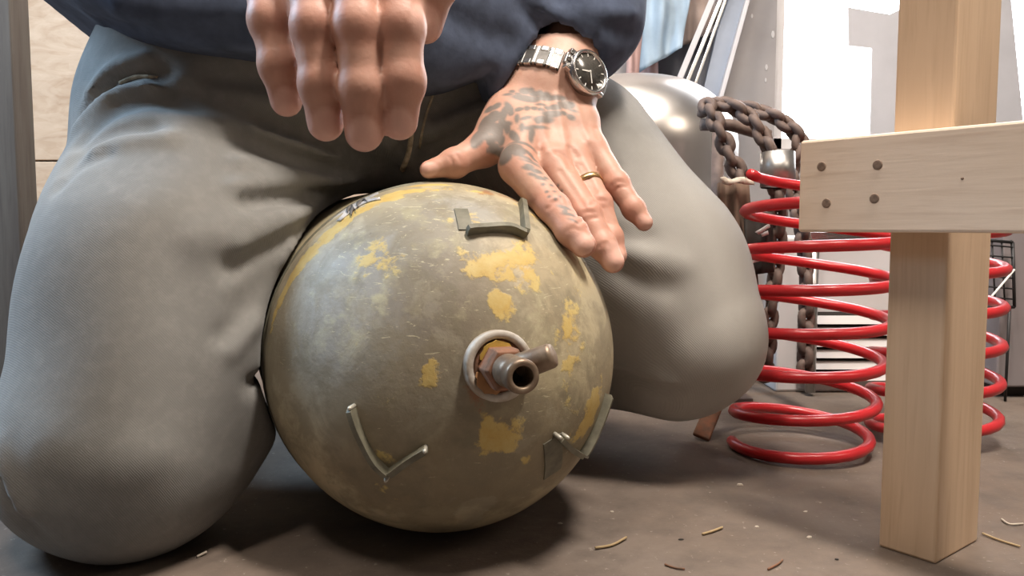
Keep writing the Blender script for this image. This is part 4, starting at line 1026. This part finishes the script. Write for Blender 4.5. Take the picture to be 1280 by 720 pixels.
# leaning track: a blue-grey channel with two bright strips
def leaning_bar(name, p_top, p_bot, w, th, mat, parent, extend=0.0):
    T = unit(p_top - p_bot); s = np.array([1.0, 0, 0]); s = unit(s - T * np.dot(s, T)); nn = np.cross(T, s)
    p_top = p_top + T * extend
    V = []
    for p in (p_bot, p_top):
        for a, b in ((-1, -1), (1, -1), (1, 1), (-1, 1)): V.append(p + s * a * w / 2 + nn * b * th / 2)
    return bevel(link(name, V, [(0, 1, 2, 3), (7, 6, 5, 4), (0, 4, 5, 1), (1, 5, 6, 2), (2, 6, 7, 3), (3, 7, 4, 0)], mat, parent, smooth=False), .002)
DB = 1.9
def lean(pa, pb, d_top):      # two photo points on the bar; carried down to the floor and up along the same line
    a = at(*pa, d_top); b = at(*pb, d_top - .02); t = b - a; k = -(a[2] - .004) / t[2]; return a, a + t * k
tr = root('leaning_track', lean((917, 0), (893, 110), DB)[1]); tag(tr, 'blue grey metal channel with two bright strips leaning by the window', 'channel')
for (nm, pa, pb, w, th, mat, off) in (('channel_web', (918, 0), (892, 112), .050, .018, M['blue'], .02), ('bright_strip', (901, 0), (858, 105), .010, .012, M['steel'], -.01), ('bright_strip', (907, 0), (868, 108), .008, .012, M['steel'], -.008),
                                  ('side_strip', (890, 0), (848, 102), .014, .010, M['board'], .0), ('channel_edge', (934, 0), (912, 80), .010, .022, M['board'], .0)):
    a, b = lean(pa, pb, DB + off); leaning_bar(nm, a, b, w, th, mat, tr, .25)
# hanging cloths
def hung(name, label, pxs, Y, mat, seed, wav=.010):
    o = cloth_sheet(name, [on_y(x, y, Y) for x, y in pxs], .004, mat, None, wav, 18, 20, seed); tag(o, label, 'cloth'); return o
hung('blue_cloth', 'pale blue cloth hanging behind the sleeve and the steel drum', [(812, -60), (872, -60), (852, 60), (800, 90)], 1.985, M['sky'], 3)
hung('pink_cloth', 'faded pink strip of cloth hanging left of the pale blue cloth', [(790, -60), (822, -60), (824, 130), (780, 130)], 2.03, M['pink'], 4)
hung('tan_cloth', 'tan cloth hanging between the pale blue cloth and the leaning channel', [(848, -60), (905, -60), (890, 40), (842, 62)], 2.03, M['tan'], 6)
hung('slate_cloth', 'dark slate cloth low behind the steel drum and beside the leaning channel', [(860, 20), (905, 20), (890, 150), (790, 120)], 2.068, M['dkblue'], 8)
# rusty flat bar under the far knee
b0 = on_floor(876, 551); b1 = at(896, 500, 1.06)
fb = leaning_bar('flat_bar', b1, b0 + np.array([0, 0, .004]), .022, .006, M['rust'], None, .05); tag(fb, 'rusty flat steel bar standing on the floor behind the far knee', 'bar')

# ------------------------------------------------------------------ litter on the floor
def straw(pxs, r, label, mat):
    pts = [on_floor(x, y, r * 1.05) + np.array([0, 0, random.uniform(0, r)]) for x, y in pxs]
    o = link('straw', *tube_geo(smooth_path(pts, 4), r, 6), mat); tag(o, label, 'straw', 'litter on the concrete')
straw([(744, 686), (765, 682), (783, 673)], .0011, 'bent pale straw on the concrete right of the cylinder', M['straw'])
straw([(878, 668), (890, 665), (903, 660)], .0011, 'short straight straw on the concrete between the cylinder and the pine leg', M['straw'])
straw([(831, 706), (843, 710), (856, 712)], .0008, 'thin dark twig at the bottom edge right of the cylinder', M['rust'])
straw([(1228, 668), (1250, 676), (1275, 684)], .0010, 'thin straw on the floor right of the pine leg', M['straw'])
straw([(246, 696), (254, 693), (258, 691)], .0011, 'pale splinter on the floor beside the near knee', M['chip'])
def chip(px, py, s, label, mat, seed):
    r = np.random.RandomState(seed); c = on_floor(px, py); k = 6; V = []
    for z in (0.0003, s * .45):
        for i in range(k): a = 2 * math.pi * i / k; q = s * (.6 + .5 * r.rand()) * (1 if z < .001 else .75); V.append(c + np.array([q * math.cos(a), q * .7 * math.sin(a), z]))
    o = link('chip', V, [tuple(range(k - 1, -1, -1)), tuple(range(k, 2 * k))] + [(i, (i + 1) % k, k + (i + 1) % k, k + i) for i in range(k)], mat, smooth=False); tag(o, label, 'chip', 'litter on the concrete')
chip(925, 607, .0045, 'pale chip on the concrete in front of the red spring', M['chip'], 1)
chip(946, 659, .0026, 'tiny white chip between the red spring and the pine leg', M['chip'], 2)
chip(765, 640, .0022, 'tiny pale chip nearest the cylinder on its right', M['chip'], 3)
chip(851, 675, .0026, 'small dark crumb between the two straws', M['bore'], 4)
chip(1007, 640, .0024, 'tiny pale chip just left of the foot of the pine leg', M['chip'], 5)
chip(826, 519, .006, 'dark flake on the floor under the far knee', M['bore'], 6)
chip(1012, 672, .0030, 'pale grit crumb on the concrete below the red spring, left of the pine leg', M['chip'], 7)
chip(700, 655, .0028, 'pale flake at the edge of the shadow under the cylinder', M['chip'], 8)
chip(1046, 700, .0026, 'dark crumb just left of the foot of the pine leg', M['bore'], 9)
straw([(1252, 650), (1262, 656), (1279, 655)], .0009, 'short pale straw at the edge of the floor right of the pine leg', M['chip'])
straw([(960, 712), (972, 706), (978, 700)], .0009, 'thin brown splinter low on the concrete left of the pine leg', M['rust'])
